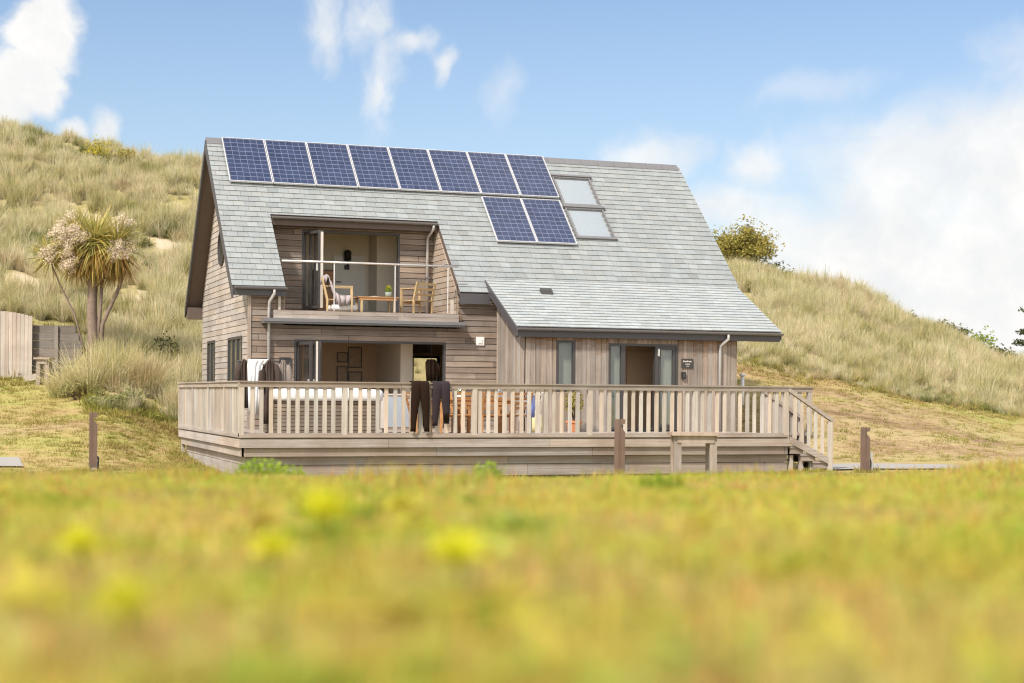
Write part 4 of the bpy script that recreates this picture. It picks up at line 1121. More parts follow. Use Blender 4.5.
# wet trousers over the front handrail
def trousers(u0, u1, mat, zb0, zb1, lab, splay):
    t_ = thing('hanging_trousers', ((u0+u1)/2, -.07, 1.1), lab, 'trousers', 'trousers hung over the front railing'); c = (u0+u1)/2; w = u1-u0
    m = MB(); n = 20
    def ring(cx, hw, hd, z, y): return [(cx+hw*math.cos(6.2832*k/n)*(1+.04*math.sin(5*k)), y+hd*math.sin(6.2832*k/n), z+.004*math.sin(3*k+cx*40)) for k in range(n)]
    for sgn, zb in ((-1, zb0), (1, zb1)):
        o = sgn*w
        m.loft([ring(c+o*.23, w*.25, .022, 1.09, .105), ring(c+o*.23, w*.25, .02, 1.132, .055), ring(c+o*.23, w*.255, .022, 1.134, -.06), ring(c+o*.235, w*.26, .03, 1.08, -.108), ring(c+o*.245, w*.265, .038, .94, -.112), ring(c+o*.255, w*.265, .042, .83, -.112),
                ring(c+sgn*(w*.28+splay*.2), w*.235, .042, .68, -.11), ring(c+sgn*(w*.30+splay*.4), w*.20, .038, .52, -.105), ring(c+sgn*(w*.31+splay*.6), w*.175, .036, .36, -.10), ring(c+sgn*(w*.31+splay*.8), w*.15, .034, zb+.10, -.10), ring(c+sgn*(w*.31+splay), w*.155, .03, zb, -.10)])
    m.build('trouser_cloth', mat, t_, smooth=True)
    m = MB(); m.loft([ring(c, w*.44, .028, 1.10, .10), ring(c, w*.43, .03, .80, .105)]); m.build('rear_fold', mat, t_, smooth=True)
trousers(3.39, 3.76, M['brownfab'], .12, .12, 'dark brown trousers hung over the front railing', .03)
trousers(3.83, 4.19, M['greyfab'], .24, .28, 'charcoal trousers hung over the railing beside the brown pair', .01)

# dining set
def table(name, loc, w, d, h, mat, leg, lab, cat='table'):
    t_ = thing(name, loc, lab, cat); x, y, z = loc
    m = MB(); k = 6
    for i in range(k):
        a = y-d/2+d*i/k; m.box(x-w/2, x+w/2, a+.004, a+d/k-.004, z+h-.035, z+h, grey(.9, 1.1))
    m.build('tabletop', mat, t_)
    m = MB(); m.box(x-w/2+.06, x+w/2-.06, y-d/2+.05, y-d/2+.075, z+h-.12, z+h-.037); m.box(x-w/2+.06, x+w/2-.06, y+d/2-.075, y+d/2-.05, z+h-.12, z+h-.037); m.build('apron', mat, t_)
    for sx in (-1, 1):
        for sy in (-1, 1):
            a, b = x+sx*(w/2-.07), y+sy*(d/2-.08)
            m = MB(); m.hexa([(a-.025+sx*.03, b-.025, z), (a+.025+sx*.03, b-.025, z), (a+.025+sx*.03, b+.025, z), (a-.025+sx*.03, b+.025, z), (a-.032, b-.032, z+h-.036), (a+.032, b-.032, z+h-.036), (a+.032, b+.032, z+h-.036), (a-.032, b+.032, z+h-.036)]); m.build('leg', leg, t_)
    return t_
table('dining_table', (5.65, 2.95, 0), 1.75, .95, .78, M['teak'], M['teak'], 'orange hardwood dining table standing on the deck behind the railing')
def chair_proto(name, mat, slats, lab, cat, grp, w=.50, d=.50, hs=.44, hb=.93):
    t_ = thing(name, (0, 0, 0), lab, cat, grp)
    m = MB()
    for i in range(6): m.box(-w/2+.02, w/2-.02, -d/2+d*i/6+.006, -d/2+d*(i+1)/6-.006, hs-.02, hs, grey(.9, 1.1))
    m.box(-w/2+.02, w/2-.02, -d/2, -d/2+.02, hs-.07, hs-.021); m.build('seat', mat, t_, local=True)
    for sx in (-1, 1):
        m = MB(); m.box(sx*(w/2)-.022, sx*(w/2)+.022, -d/2-.02, -d/2+.025, 0, .64); m.build('leg', mat, t_, local=True)
        m = MB(); m.beam((sx*w/2, d/2-.02, 0), (sx*w/2, d/2-.02, hs), .04, .045, up=(0, 1, 0)); m.beam((sx*w/2, d/2-.02, hs), (sx*w/2, d/2+.12, hb), .04, .045, up=(0, 1, 0)); m.build('leg', mat, t_, local=True)
        m = MB(); m.box(sx*w/2-.03, sx*w/2+.03, -d/2-.03, d/2+.06, .641, .665); m.build('armrest', mat, t_, local=True)
    m = MB(); 
    for i in range(slats):
        z = hs+.14+(hb-hs-.18)*i/(slats-1); y = d/2-.02+.14*(z-hs)/(hb-hs)
        m.hexa([(-w/2, y-.012, z-.03), (w/2, y-.012, z-.03), (w/2, y+.006, z-.03), (-w/2, y+.006, z-.03), (-w/2, y+.004, z+.03), (w/2, y+.004, z+.03), (w/2, y+.022, z+.03), (-w/2, y+.022, z+.03)], grey(.9, 1.1))
    m.build('backrest', mat, t_, local=True)
    return t_
ch = None
for (x, y, a, lab) in ((5.20, 2.25, 180, 'orange wooden chair at the left end of the near side of the dining table'), (5.85, 2.22, 176, 'orange wooden chair at the middle of the near side of the dining table'),
                       (6.42, 2.40, 200, 'orange wooden chair at the right near corner of the dining table'), (5.25, 3.68, 0, 'orange wooden chair at the left end of the far side of the dining table'),
                       (5.95, 3.70, 4, 'orange wooden chair at the right end of the far side of the dining table'), (4.52, 2.9, 90, 'orange wooden chair at the left end of the dining table')):
    if ch is None: ch = o = chair_proto('dining_chair', M['teak'], 4, lab, 'chair', 'chairs around the dining table')
    else: o = copy_tree(ch); o['label'] = lab
    o.location = (x, y, 0); o.rotation_euler = (0, 0, rad(a))
def leaves(mb, c, r, n, size, col=(1, 1, 1), up=.2, var=.25):
    for _ in range(n):
        while True:
            p = Vector((R.uniform(-1, 1), R.uniform(-1, 1), R.uniform(-1, 1)))
            if .2 < p.length < 1: break
        p = Vector(c) + Vector((p.x*r[0], p.y*r[1], p.z*r[2])); s = size*R.uniform(.6, 1.3)
        a = Vector((R.gauss(0, 1), R.gauss(0, 1), R.gauss(0, .7)+up)).normalized(); b = a.cross(Vector((R.gauss(0, 1), R.gauss(0, 1), R.gauss(0, 1)))).normalized()
        k = R.uniform(1-var, 1+var)
        mb.quad(p-a*s, p+b*s*.5, p+a*s, p-b*s*.5, tuple(x*k for x in col))
t_ = thing('flower_vase', (5.33, 2.85, .78), 'white vase of white flowers on the dining table', 'vase')
m = MB(); m.lathe([(.05, 0), (.075, .04), (.06, .12), (.045, .15)], (5.33, 2.85, .782), 14); m.build('vase', M['white'], t_, smooth=True)
m = MB(); leaves(m, (5.33, 2.85, 1.0), (.15, .13, .09), 140, .035); m.build('flowers', M['towel'], t_)
m = MB(); leaves(m, (5.33, 2.85, .95), (.11, .11, .06), 40, .04); m.build('foliage', M['green'], t_)
t_ = thing('water_jug', (6.25, 2.95, .78), 'pale jug at the right end of the dining table', 'jug')
m = MB(); m.lathe([(.06, 0), (.07, .05), (.055, .17), (.065, .22)], (6.25, 2.95, .782), 14); m.build('body', M['blind'], t_, smooth=True)
m = MB(); m.tube([(6.31, 2.95, .96), (6.37, 2.95, .94), (6.37, 2.95, .86), (6.315, 2.95, .84)], .01, 6); m.build('handle', M['blind'], t_)
t_ = thing('blue_towel', (7.13, 3.4, .3), 'blue towel draped over the pale side chair right of the dining table', 'towel')
cloth('towel_sheet', [(.36, 7.04, 7.24), (.6, 7.03, 7.25), (.86, 7.03, 7.23), (.90, 7.05, 7.21)], M['bluefab'], t_, 3.22, .05, 3, .012)
sc_ = chair_proto('side_chair', M['palegrey'], 3, 'pale grey chair with a blue towel, right of the dining table', 'chair', None)
sc_.location = (7.14, 3.55, 0); sc_.rotation_euler = (0, 0, rad(185))

# pale trolley on castors
t_ = thing('serving_trolley', (4.15, 3.6, 0), 'pale grey trolley on black castors behind the brown trousers', 'trolley')
m = MB(); m.box(3.90, 4.66, 3.85, 4.25, .10, .84, (1, 1, 1)); m.box(3.87, 4.69, 3.82, 4.28, .842, .875); m.build('cabinet', M['palegrey'], t_)
m = MB(); m.box(3.92, 4.27, 3.83, 3.849, .13, .80); m.box(4.29, 4.64, 3.83, 3.849, .13, .80); m.build('door', M['blind'], t_)
for u in (3.96, 4.60):
    for v in (3.92, 4.18):
        mb1('loft', [[(u+s_*.02, v+.045*math.cos(k*.5236), .047+.045*math.sin(k*.5236)) for k in range(12)] for s_ in (-1, 1)]).build('castor', M['dark'], t_)
# beach bag and potted shrub
t_ = thing('beach_bag', (7.71, 4.4, 0), 'pale yellow bag standing against the extension wall', 'bag')
m = MB(); m.loft([rrect(7.60, 7.84, 4.31, 4.49, .06, .0), rrect(7.57, 7.86, 4.29, 4.51, .08, .15), rrect(7.58, 7.84, 4.32, 4.48, .07, .40), rrect(7.62, 7.79, 4.36, 4.43, .03, .52)]); m.build('body', M['yellowfab'], t_, smooth=True)
m = MB(); m.tube([(7.64, 4.40, .50), (7.66, 4.40, .66), (7.74, 4.40, .66), (7.77, 4.40, .50)], .014, 6); m.build('handle', M['yellowfab'], t_)
t_ = thing('potted_shrub', (8.74, 4.6, 0), 'green and yellow shrub in a terracotta pot below the slit window', 'potted plant')
m = MB(); m.lathe([(.13, 0), (.18, .22), (.20, .22), (.20, .27), (.17, .27), (.165, .23)], (8.74, 4.6, 0), 18); m.build('pot', M['terracotta'], t_, smooth=False)
m = MB()
for _ in range(9): m.tube([(8.74, 4.6, .22), (8.74+R.uniform(-.1, .1), 4.6+R.uniform(-.1, .1), .55), (8.74+R.uniform(-.2, .2), 4.6+R.uniform(-.15, .15), .9)], .009, 5)
m.build('stems', M['twig'], t_)
m = MB(); leaves(m, (8.74, 4.6, .72), (.25, .2, .34), 260, .05); m.build('foliage', M['olive'], t_)

# small low black lamps on the deck beside the doorway
for i, (u, v, lab) in enumerate(((10.62, 4.85, 'black shoe pair left of the open entrance door'), (11.10, 4.85, 'black shoe pair in front of the entrance door glass'))):
    t_ = thing('shoes', (u, v, 0), lab, 'shoes', 'shoes left at the entrance')
    for k in (-1, 1):
        m = MB(); c = u+k*.07
        m.loft([[(c+x*.045, v+y, z) for x, z in ((-1, 0), (1, 0), (1, h*.6), (.5, h), (-.5, h), (-1, h*.6))] for y, h in ((-.14, .04), (-.08, .06), (0, .09), (.10, .11), (.14, .08))]); m.build('shoe', M['dark'], t_)

# ------------------------------------------------------------------ upper balcony furniture
ZB = 2.857
t_ = thing('balcony_table', (4.72, 8.0, ZB), 'low wooden table between the two balcony chairs', 'table')
m = MB()
for i in range(5): m.box(4.22, 5.26, 7.7+.12*i+.004, 7.82+.12*i-.004, 3.25, 3.28, grey(.85, 1.1))
m.box(4.26, 5.22, 7.72, 7.74, 3.19, 3.249); m.build('tabletop', M['teak'], t_)
for x in (4.32, 5.16):
    for y in (7.75, 8.25): mb1('box', x-.025, x+.025, y-.025, y+.025, ZB, 3.249).build('leg', M['pine'], t_)
t_ = thing('plant_pot', (5.06, 7.95, 3.28), 'pale glass pot with a yellow green plant on the balcony table', 'potted plant')
m = MB(); m.lathe([(.07, 0), (.085, .05), (.085, .13), (.075, .13)], (5.06, 7.95, 3.282), 16); m.build('pot', M['curtain'], t_, smooth=True)
m = MB(); leaves(m, (5.06, 7.95, 3.47), (.09, .09, .07), 110, .03); m.build('foliage', M['green'], t_)
m = MB(); leaves(m, (5.05, 7.95, 3.55), (.06, .06, .04), 50, .025); m.build('flowers', M['gorse'], t_)
t_ = thing('open_magazine', (4.66, 7.9, 3.28), 'open white magazine lying on the balcony table', 'magazine')
m = MB(); m.hexa([(4.55, 7.82, 3.282), (4.665, 7.82, 3.286), (4.665, 8.02, 3.286), (4.55, 8.02, 3.282), (4.55, 7.82, 3.29), (4.665, 7.82, 3.30), (4.665, 8.02, 3.30), (4.55, 8.02, 3.29)])
m.hexa([(4.668, 7.82, 3.286), (4.78, 7.82, 3.282), (4.78, 8.02, 3.282), (4.668, 8.02, 3.286), (4.668, 7.82, 3.30), (4.78, 7.82, 3.29), (4.78, 8.02, 3.29), (4.668, 8.02, 3.30)]); m.build('pages', M['white'], t_)
# lounge chair seen from its side with a blanket, and a slatted chair
bc = chair_proto('balcony_chair', M['pine'], 3, 'slatted pale wooden chair on the right of the balcony', 'chair', None, .58, .52, .36, .80)
bc.location = (5.80, 7.95, ZB); bc.rotation_euler = (0, 0, rad(-158))
lc = chair_proto('lounge_chair', M['pine'], 5, 'wooden lounge chair with a lilac blanket on the left of the balcony', 'chair', None, .60, .62, .34, .88)
lc.location = (3.82, 8.05, ZB); lc.rotation_euler = (0, 0, rad(78))
t_ = thing('blanket', (3.85, 8.0, ZB+.36), 'lilac grey striped blanket draped over the lounge chair on the balcony', 'blanket')
m = MB(); rows = []
for q, (x, z) in enumerate(((4.12, .36), (4.10, .39), (3.92, .385), (3.74, .40), (3.66, .48), (3.60, .62), (3.53, .78), (3.47, .90), (3.43, .895), (3.41, .70))):
    rows.append([(x+.012*math.sin(j*1.1+q), 7.72+j*.055, ZB+z+.025+.022*math.sin(j*.9+q*.8)) for j in range(12)])
for a, b in zip(rows[:-1], rows[1:]):
    for j in range(11): m.quad(a[j], a[j+1], b[j+1], b[j])
side = [(x, 7.715+.01*k, z) for k, (x, y, z) in enumerate([r[0] for r in rows])]
low = [(3.98, 7.70, ZB+.22), (3.9, 7.69, ZB+.2), (3.80, 7.70, ZB+.16), (3.72, 7.70, ZB+.2), (3.66, 7.70, ZB+.28), (3.62, 7.70, ZB+.38), (3.58, 7.70, ZB+.5)]
sb = [r[0] for r in rows[1:8]]
for k in range(6): m.quad(sb[k], sb[k+1], low[k+1], low[k])
o = m.build('blanket_cloth', M['blanket'], t_, smooth=True); sd = o.modifiers.new('thickness', 'SOLIDIFY'); sd.thickness = .02
t_ = thing('seat_cushion', (3.86, 8.05, ZB+.2), 'white cushion under the seat of the lounge chair', 'cushion')
m = MB(); m.loft([rrect(3.62, 4.22, 7.80, 8.30, .08, ZB+.06), rrect(3.58, 4.26, 7.77, 8.33, .1, ZB+.12), rrect(3.60, 4.24, 7.80, 8.30, .1, ZB+.20)]); m.build('cushion', M['towel'], t_, smooth=True)

# ------------------------------------------------------------------ grounds: posts, benches, fence
def bollard(x, y, h, lab, flip=1, box=False):
    X, Y = XY(x, y); z = height(X, Y)
    t_ = thing('bollard_light', (x, y, z), lab, 'bollard', 'dark timber bollard lights in the grass'); w = .075
    m = MB(); b = z-.15; tp = z+h
    m.box(x-w, x+w, y-w, y+w, b, tp-.24)
    m.hexa([(x-w, y-w, tp-.24), (x+w, y-w, tp-.24), (x+w, y+w, tp-.24), (x-w, y+w, tp-.24), (x-flip*w, y-w, tp-.13), (x-flip*w*.1, y-w, tp-.13), (x-flip*w*.1, y+w, tp-.13), (x-flip*w, y+w, tp-.13)] if flip > 0 else
           [(x-w, y-w, tp-.24), (x+w, y-w, tp-.24), (x+w, y+w, tp-.24), (x-w, y+w, tp-.24), (x+w*.1, y-w, tp-.13), (x+w, y-w, tp-.13), (x+w, y+w, tp-.13), (x+w*.1, y+w, tp-.13)])
    m.box(x-w, x+w, y-w, y+w, tp-.085, tp)
    s0 = (x-w, x-w*.1) if flip > 0 else (x+w*.1, x+w)
    m.box(s0[0], s0[1], y-w, y+w, tp-.129, tp-.086)
    m.build('post', M['post_wood'], t_)
    m = MB(); m.box(x-w*.2, x+w*.7, y-w*.6, y+w*.6, tp-.10, tp-.0855) ; m.build('lamp', M['palegrey'], t_)
    m = MB(); m.tube([(x+flip*.085, y-.05, z+.30), (x+flip*.10, y-.06, z+.22), (x+flip*.085, y-.06, z+.05)], .02, 6); m.build('cable', M['dark'], t_)
    if box:
        m = MB(); m.box(x+.08, x+.16, y-.05, y+.06, z+.05, z+.45); m.build('socket_box', M['pipe'], t_)
    else:
        m = MB(); m.box(x-.04, x+.06, y-.079, y-.0755, z, z+.07); m.build('base_plate', M['pipe'], t_)
bollard(-2.61, 2.02, 1.17, 'dark timber bollard standing on the lawn left of the deck')
bollard(6.22, -4.09, 1.32, 'brown timber bollard in front of the deck near the trestle bench')
bollard(13.48, -.65, .98, 'dark timber bollard by the gravel path right of the steps', 1, True)

def trestle(x, y, w, d, h, rz, lab):
    X, Y = XY(x, y); z = height(X, Y)
    t_ = thing('trestle_bench', (x, y, z), lab, 'bench', None, rz)
    m = MB(); m.box(-w/2, w/2, -d/2, 0, h-.055, h, (1.1, 1.05, 1)); m.box(-w/2, w/2, .006, d/2, h-.055, h, (1, .85, .75)); m.build('top', M['bench_wood'], t_, local=True)
    m = MB(); m.box(-w/2+.10, w/2-.10, -d/2+.06, -d/2+.10, h-.19, h-.057); m.box(-w/2+.10, w/2-.10, d/2-.10, d/2-.06, h-.19, h-.057); m.build('apron', M['bench_wood'], t_, local=True)
    for sx in (-1, 1):
        for sy in (-1, 1):
            m = MB(); a, b = sx*(w/2-.115), sy*(d/2-.13)
            m.box(a-.065, a+.065, b-.05, b+.05, -.2, h-.057, grey(.8, 1.0)); m.build('leg', M['bench_wood'], t_, local=True)
trestle(7.50, -4.53, .88, .62, 1.08, rad(-16), 'weathered timber trestle bench standing in front of the deck')
x0 = W(-13.9, 48.7); trestle(x0.x, x0.y, .50, .42, .80, rad(-25), 'small timber trestle stand beside the dark sleeper wall')

# tall pale board fence, and the dark wall of sleepers
p0 = W(-15.6, 49.6)
t_ = thing('board_fence', (p0.x, p0.y, 1.0), 'pale fence of tall vertical boards with a curved top at the left edge', 'fence', None, -YAW)
m = MB(); x = -3.2
while x < 1.05:
    w = R.uniform(.11, .135); c = grey(.85, 1.1); q = (x+3.2)/4.25
    tp = 2.12 + .16*math.sin(min(1, max(0, (1.05-x)/1.0))*1.57) - .0
    m.box(x, x+w-.008, 0, .025, -.2, tp, c); x += w
m.build('boards', M['fence_wood'], t_, local=True)
m = MB(); m.box(-3.2, 1.05, .026, .08, .5, .6); m.box(-3.2, 1.05, .026, .08, 1.6, 1.7); m.build('cross_rail', M['fence_wood'], t_, local=True)
p0 = W(-14.1, 49.9)
t_ = thing('sleeper_wall', (p0.x, p0.y, 1.0), 'dark low wall of stacked sleepers behind the palm tree', 'wall', None, -YAW)
m = MB()
for k in range(8):
    e = 1.02 - .10*max(0, k-5); c = grey(.75, 1.2, .03)
    m.box(-.52, e, -.06+R.uniform(-.015, .015), .06, .0+.235*k, .225+.235*k, c)
m.build('sleepers', M['sleeper'], t_, local=True)
m = MB(); m.box(.20, .31, -.14, -.062, -.1, 1.85); m.build('post', M['sleeper'], t_, local=True)
a, b = W(-14.6, 49.2, 0), W(-13.6, 48.9, 0)
a.z = height(-14.6, 49.2)+.05; b.z = height(-13.6, 48.9)+.32
t_ = tag(mb1('beam', a, b, .18, .18).build('timber_edging', M['fence_wood'], None, loc=a), 'pale sloping timber edging at the foot of the sleeper wall', 'edging')
X, Y = 6.67, 47.5; p = W(X, Y, height(X, Y))
t_ = thing('vent_pipe', p, 'short white vent pipe behind the right end of the deck railing', 'pipe')
m = MB(); m.tube([p-Vector((0, 0, .2)), (p.x, p.y, 1.46)], .055, 10); m.build('pipe', M['white'], t_, smooth=True)
m = MB(); m.lathe([(.06, 0), (.095, .02), (.09, .07), (.03, .10)], (p.x, p.y, 1.46), 12); m.build('cap', M['white'], t_, smooth=True)

# ------------------------------------------------------------------ cabbage palm
def palm():
    X, Y = -12.6, 49.2; g = height(X, Y); b = W(X, Y, g)
    t_ = thing('cabbage_palm', b, 'cabbage palm with spiky heads and creamy pink blossom on the left bank', 'tree')
    top = 5.0
    def L(dx, dz, dy=0.0): return W(X+dx, Y+dy, dz)
    m = MB(); m.tube([L(0, g-.3), L(.02, 2.6), L(-.02, 3.3), L(0.0, 4.1), L(.05, 4.9)], [.21, .16, .15, .14, .12], 10)
    m.tube([L(0, 3.9), L(-.25, 4.4, .1), L(-.5, 5.0, .1)], [.09, .08, .07], 8); m.tube([L(.02, 4.0), L(.5, 4.6, -.1), L(.75, 5.0, -.1)], [.09, .08, .06], 8)
    m.build('trunk', M['bark'], t_, smooth=True)
    m = MB(); m.tube([L(.22, g-.2), L(.30, 2.9), L(.75, 3.9), L(1.05, 4.8)], [.08, .065, .05, .045], 8); m.tube([L(.15, g), L(.2, 3.0), L(.28, 4.2)], [.07, .06, .05], 8); m.build('trunk', M['bark'], t_, smooth=True)
    m = MB(); m.tube([L(-.15, g), L(-.6, 3.2, .2), L(-1.05, 4.1, .2), L(-1.3, 4.7, .2)], [.035, .03, .025, .02], 8); m.build('trunk', M['bark'], t_, smooth=True)
    for nm, (dx, z, dy), n, L0, dn in (('crown', (.05, 5.3, 0), 680, 1.25, .9), ('crown', (-.55, 5.35, .1), 430, 1.15, .9), ('crown', (.75, 5.2, -.1), 440, 1.15, .9), ('crown', (-1.32, 4.85, .2), 170, .85, .3), ('crown', (.15, 4.9, .2), 260, 1.0, 1.0)):
        m = MB(); c = L(dx, z, dy)
        for _ in range(n):
            a = R.uniform(0, 6.283); e = R.uniform(-1.15*dn-.35, 1.3)
            d = Vector((math.cos(a)*math.cos(e), math.sin(a)*math.cos(e), math.sin(e)))
            k = R.uniform(.8, 1.5); dry = e < -.3 and R.random() < .55
            col = (k*1.5, k*1.05, k*.9) if dry else (k*1.15, k*1.2, k)
            if R.random() < .2: col = (k*1.9, k*1.75, k*1.3)
            m.blade(c + d*.06, d, L0*R.uniform(.7, 1.1), .045, R.uniform(.05, .22), 5, col, tuple(x*1.15 for x in col))
        m.build(nm, M['palm'], t_)
    m = MB()
    for hx, hz, n in ((.03, 4.95, 260), (-.5, 5.0, 120), (.75, 4.9, 130)):
        for _ in range(n):
            a = R.uniform(0, 6.283); e = R.uniform(-1.45, -.5); k = R.uniform(.8, 1.5)
            d = Vector((math.cos(a)*math.cos(e), math.sin(a)*math.cos(e), math.sin(e))); m.blade(L(hx, hz+R.uniform(-.2, .25))+d*.1, d, R.uniform(.6, 1.05), .045, .05, 4, (k*1.25, k*.95, k*.95))
    m.build('dead_leaf_skirt', M['palm'], t_)
    for dx, z, dy, r in ((-.62, 5.6, -.5, .40), (-.45, 5.25, -.55, .36), (.95, 5.75, -.2, .36), (1.05, 5.15, -.4, .42), (.85, 5.0, -.55, .3), (-1.25, 4.95, -.3, .30), (-.55, 4.75, -.5, .30), (-.75, 6.0, .1, .30), (-.3, 5.55, -.6, .3), (-1.0, 5.5, -.3, .28)):
        m = MB(); c = L(dx, z, dy)
        for _ in range(14):
            d = Vector((R.gauss(0, 1), R.gauss(0, 1), R.gauss(0, 1))).normalized(); p1 = c + d*r*R.uniform(.5, 1.0)
            m.tube([c, p1], .008, 4, (.7, .7, .6)); leaves(m, p1, (.15, .15, .15), 110, .021, (1, 1, 1), .2, .3)
        m.build('blossom', M['blossom'], t_)
palm()

# ------------------------------------------------------------------ shrubs and trees
def shrub(name, tb, Y, w, h, mat, lab, cat, n=1400, ls=.10, dz=-.15, grp=None, stems=10, flat=.5, cr=.20):
    X = tb*Y; g = height(X, Y)+dz; b = W(X, Y, g)
    t_ = thing(name, b, lab, cat, grp)
    m = MB(); cl = []
    for k in range(stems):
        a = R.uniform(0, 6.283); r = R.uniform(.2, .9); q = Vector((math.cos(a)*w*.45*r, math.sin(a)*w*.4*r, h*R.uniform(flat, .92)*(1-.35*r*r))); cl.append(b+q)
        m.tube([b+Vector((R.uniform(-.1, .1), R.uniform(-.1, .1), -.2)), b+q*.5+Vector((R.uniform(-.1, .1), 0, .05)), b+q], [.05, .035, .012], 5)
    m.build('branches', M['twig'], t_)
    m = MB()
    for c in cl: leaves(m, c, (w*cr*R.uniform(.6, 1.3), w*cr*R.uniform(.6, 1.3), h*.16), int(n/stems), ls, (1, 1, 1), .2, .35)
    for _ in range(int(n*.12)):
        c = R.choice(cl); d = Vector((R.gauss(0, 1), R.gauss(0, 1), abs(R.gauss(0, 1)))).normalized()
        leaves(m, c+d*w*.22, (.08, .08, .08), 1, ls, (1, 1, 1), .2, .35)
    m.build('foliage', mat, t_)
    return t_
shrub('wind_blown_bush', .1385, 81.5, 3.7, 2.25, M['olive'], 'rounded yellow green bush on the dune ridge right of the roof', 'bush', 8000, .075, -.25, None, 60, .30, .13)
shrub('low_bush', .1540, 81.0, 2.6, 1.1, M['darkgreen'], 'low dark scrub on the ridge under the right side of the rounded bush', 'bush', 1500, .07, -.35, None, 16, .3)
shrub('gorse_bush', -.2505, 77.0, 2.0, 1.5, M['gorse'], 'bright yellow flowering gorse bush on the left dune', 'bush', 420, .06, -.35)
shrub('gorse_bush', -.238, 76.5, 1.7, 1.2, M['olive'], 'low olive green gorse bush beside the yellow flowering one', 'bush', 500, .08, -.45)
for i, (tb, h, w, lab) in enumerate(((.222, .9, 1.2, 'low dark shrub highest on the right hand ridge'), (.240, 1.0, 1.5, 'dark shrub on the right ridge, second from the top'), (.2565, 1.3, 1.3, 'upright dark shrub on the right ridge'), (.2690, 1.1, 1.6, 'spreading dark shrub on the right ridge left of the green mound'), (.2830, 1.4, 2.6, 'rounded green mound of a bush low on the right ridge'), (.2990, 1.0, 1.6, 'low bush near the right edge under the pine branch'))):
    shrub('ridge_shrub', tb, 80.5, w, h, M['green'] if i == 4 else M['darkgreen'], lab, 'shrub', 700, .08, -.15 if i != 4 else -.5, 'shrubs along the right ridge', 8)
for i, (tb, Y, w, h, lab) in enumerate(((-.215, 50.0, 1.3, 1.1, 'dark green shrub among the marram right of the palm'), (-.262, 45.6, 1.3, .7, 'low leafy shrub at the foot of the marram below the palm'), (-.243, 43.8, 1.5, .6, 'pale leafy shrub at the lawn edge behind the left bollard'))):
    shrub('bank_shrub', tb, Y, w, h, M['sage'] if i else M['darkgreen'], lab, 'shrub', 500, .05, -.15, 'shrubs in the left bank', 8)
# pine at the right edge
def pine():
    X, Y = .3275*74, 74.0; g = height(X, Y); b = W(X, Y, g)
    t_ = thing('pine_tree', b, 'dark pine tree reaching in at the right edge of the picture', 'tree')
    m = MB(); m.tube([b-Vector((0, 0, .3)), b+Vector((.1, 0, 2.2)), b+Vector((.0, .1, 4.9))], [.16, .12, .03], 8); m.build('trunk', M['twig'], t_)
    br = MB(); fo = MB()
    for z in (1.4, 1.9, 2.4, 2.9, 3.3, 3.7, 4.1, 4.5):
        for k in range(9):
            a = R.uniform(0, 6.283); Ln = (1.9-.36*z)*R.uniform(.7, 1.15)+.15; s = b+Vector((.05, 0, z)); e = s+Vector((math.cos(a)*Ln, math.sin(a)*Ln, .15)); br.tube([s, e], [.03, .01], 4)
            for q in (.45, .7, 1.0): leaves(fo, s+(e-s)*q, (.34, .34, .16), 70, .07, (1, 1, 1), .3, .3)
    br.build('branches', M['twig'], t_); fo.build('crown', M['darkgreen'], t_)
pine()

# big marram clumps at the foot of the left bank
for i, (tb, Y, s, lab) in enumerate(((-.258, 46.0, 1.7, 'large arching grass clump at the foot of the palm trunk'), (-.243, 46.6, 1.6, 'large pale grass clump right of the palm trunk'), (-.226, 46.5, 1.4, 'grass clump on the bank halfway between palm and deck'), (-.272, 46.6, 1.2, 'grass clump in front of the small trestle stand'))):
    X = tb*Y; p = gp(X, Y); m = MB()
    for k in range(420):
        a = R.uniform(0, 6.283); r = .35*math.sqrt(R.random())*s; tl = abs(R.gauss(0, .5)); c = R.uniform(.7, 1.15)
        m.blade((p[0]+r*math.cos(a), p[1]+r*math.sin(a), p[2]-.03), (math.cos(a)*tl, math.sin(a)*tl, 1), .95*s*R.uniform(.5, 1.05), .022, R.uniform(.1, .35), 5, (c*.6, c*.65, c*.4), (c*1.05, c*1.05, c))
    tag(m.build('grass_clump', M['marram'], None, loc=p), lab, 'grass clump', 'large grass clumps on the left bank')

# ------------------------------------------------------------------ plants close to the camera
def hit(tb, slope):
    Y = .8
    while Y < 16:
        if (CAM.z - height(tb*Y, Y))/Y < slope: return Y
        Y += .02
    return 11
M['lime'] = leafmat('lime_leaf', [(0, (.25, .36, .05)), (1, (.42, .51, .08))], 3.0, .45, .8)
def weed(tb, slope, w, h, mat, lab, n=60, wide=.012, name='weed', Y=None, bushy=0):
    Y = Y or hit(tb, slope); X = tb*Y; p = gp(X, Y); m = MB()
    t_ = thing(name, p, lab, 'weed', 'weeds in the foreground meadow')
    for k in range(n):
        a = R.uniform(0, 6.283); r = w*.30*math.sqrt(R.random()); tl = abs(R.gauss(0, .5)); c = R.uniform(.75, 1.15)
        m.blade((p[0]+r*math.cos(a), p[1]+r*math.sin(a), p[2]-.005), (math.cos(a)*tl, math.sin(a)*tl, 1), h*R.uniform(.6, 1.1), wide, R.uniform(.02, .2), 3, (c*.8, c*.8, c*.8), (c*1.1, c*1.1, c))
    if bushy: leaves(m, (p[0], p[1], p[2]+h*.55), (w*.36, w*.36, h*.5), bushy, .016, (1, 1, 1), .5, .3)
    m.build('leaves', mat, t_)
    m = MB(); m.tube([Vector(p)-Vector((0, 0, .02)), Vector(p)+Vector((0, 0, h*.6))], .003, 5); m.build('stem', mat, t_)
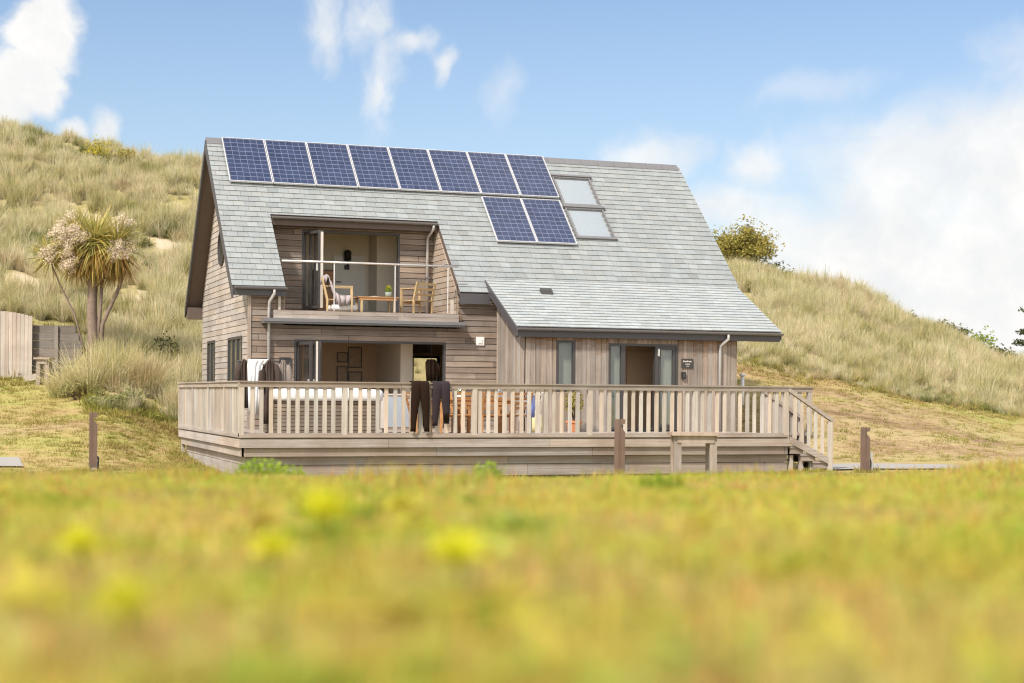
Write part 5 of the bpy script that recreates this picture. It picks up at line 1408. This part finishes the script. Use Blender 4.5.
weed(-.1525, .0550, .46, .165, M['lime'], 'bright green bushy weed in the meadow before the deck corner', 90, .012, 'weed', 10.0, 420)
weed(-.1345, .0535, .30, .13, M['lime'], 'smaller green weed right beside the bushiest one', 50, .012, 'weed', 10.6, 150)
weed(-.0150, .0590, .22, .16, M['lime'], 'upright fresh green weed in the middle of the meadow edge', 80, .012, 'weed', 9.0, 120)
weed(.0060, .0560, .13, .08, M['lime'], 'small green weed right of the upright fresh one', 50)
weed(.0900, .0620, .22, .10, M['green'], 'wide leafy weed in the meadow in front of the trestle bench', 90, .02)
weed(.0660, .0540, .05, .12, M['lime'], 'thin pale stalked weed left of the trestle bench', 20)
weed(-.2000, .0680, .30, .05, M['green'], 'dull low weed patch in the left meadow', 90, .016)
weed(.1700, .0500, .14, .06, M['darkgreen'], 'dark flat weed at the meadow edge below the steps', 40, .014)
weed(.1370, .0610, .10, .05, M['flame'], 'small red leaved weed on the right of the meadow', 16, .022)
weed(-.1050, .0840, .25, .08, M['green'], 'green weed clump left of centre in the near meadow', 70, .016)
weed(.0020, .0900, .22, .06, M['lime'], 'pale green blurred weed clump in the near meadow centre', 60, .014)
M['petal'] = leafmat('lime_yellow_petal', [(0, (.70, .70, .04)), (1, (.82, .79, .05))], 3.0, .4, .8)
def dandelion(tb, slope, r, hh, lab):
    Y = hit(tb, slope+hh*.3); X = tb*Y; p = Vector(gp(X, Y))
    t_ = thing('yellow_flower', p, lab, 'flower', 'yellow flowers in the foreground'); r *= 1.5
    m = MB(); m.tube([p, p+Vector((.004, 0, hh*.5)), p+Vector((0, 0, hh))], .002, 5); m.build('stem', M['green'], t_)
    m = MB(); c = p+Vector((0, 0, hh))
    for k in range(46):
        a = R.uniform(0, 6.283); e = R.uniform(.1, 1.3); m.blade(c, (math.cos(a)*math.cos(e), math.sin(a)*math.cos(e), math.sin(e)), r, r*.28, .12, 2, (1, 1, 1))
    m.build('petals', M['petal'], t_)
dandelion(-.033, .118, .026, .06, 'bright yellow flower nearest the middle of the blurred foreground')
dandelion(-.146, .108, .022, .05, 'yellow flower in the left foreground above two others')
dandelion(-.236, .160, .018, .05, 'yellow flower lowest in the left foreground')
dandelion(-.114, .098, .024, .10, 'yellow green flower farthest back in the left foreground')
dandelion(-.262, .105, .022, .05, 'yellow flower at the far left of the foreground')

# ------------------------------------------------------------------ render settings
SC.render.engine = 'CYCLES'
SC.cycles.use_denoising = True; SC.cycles.filter_width = 1.15
SC.cycles.max_bounces = 6; SC.cycles.diffuse_bounces = 3; SC.cycles.glossy_bounces = 3; SC.cycles.transparent_max_bounces = 12; SC.cycles.transmission_bounces = 4
SC.view_settings.view_transform = 'Standard'; SC.view_settings.look = 'None'; SC.view_settings.exposure = 0.80; SC.view_settings.gamma = 1
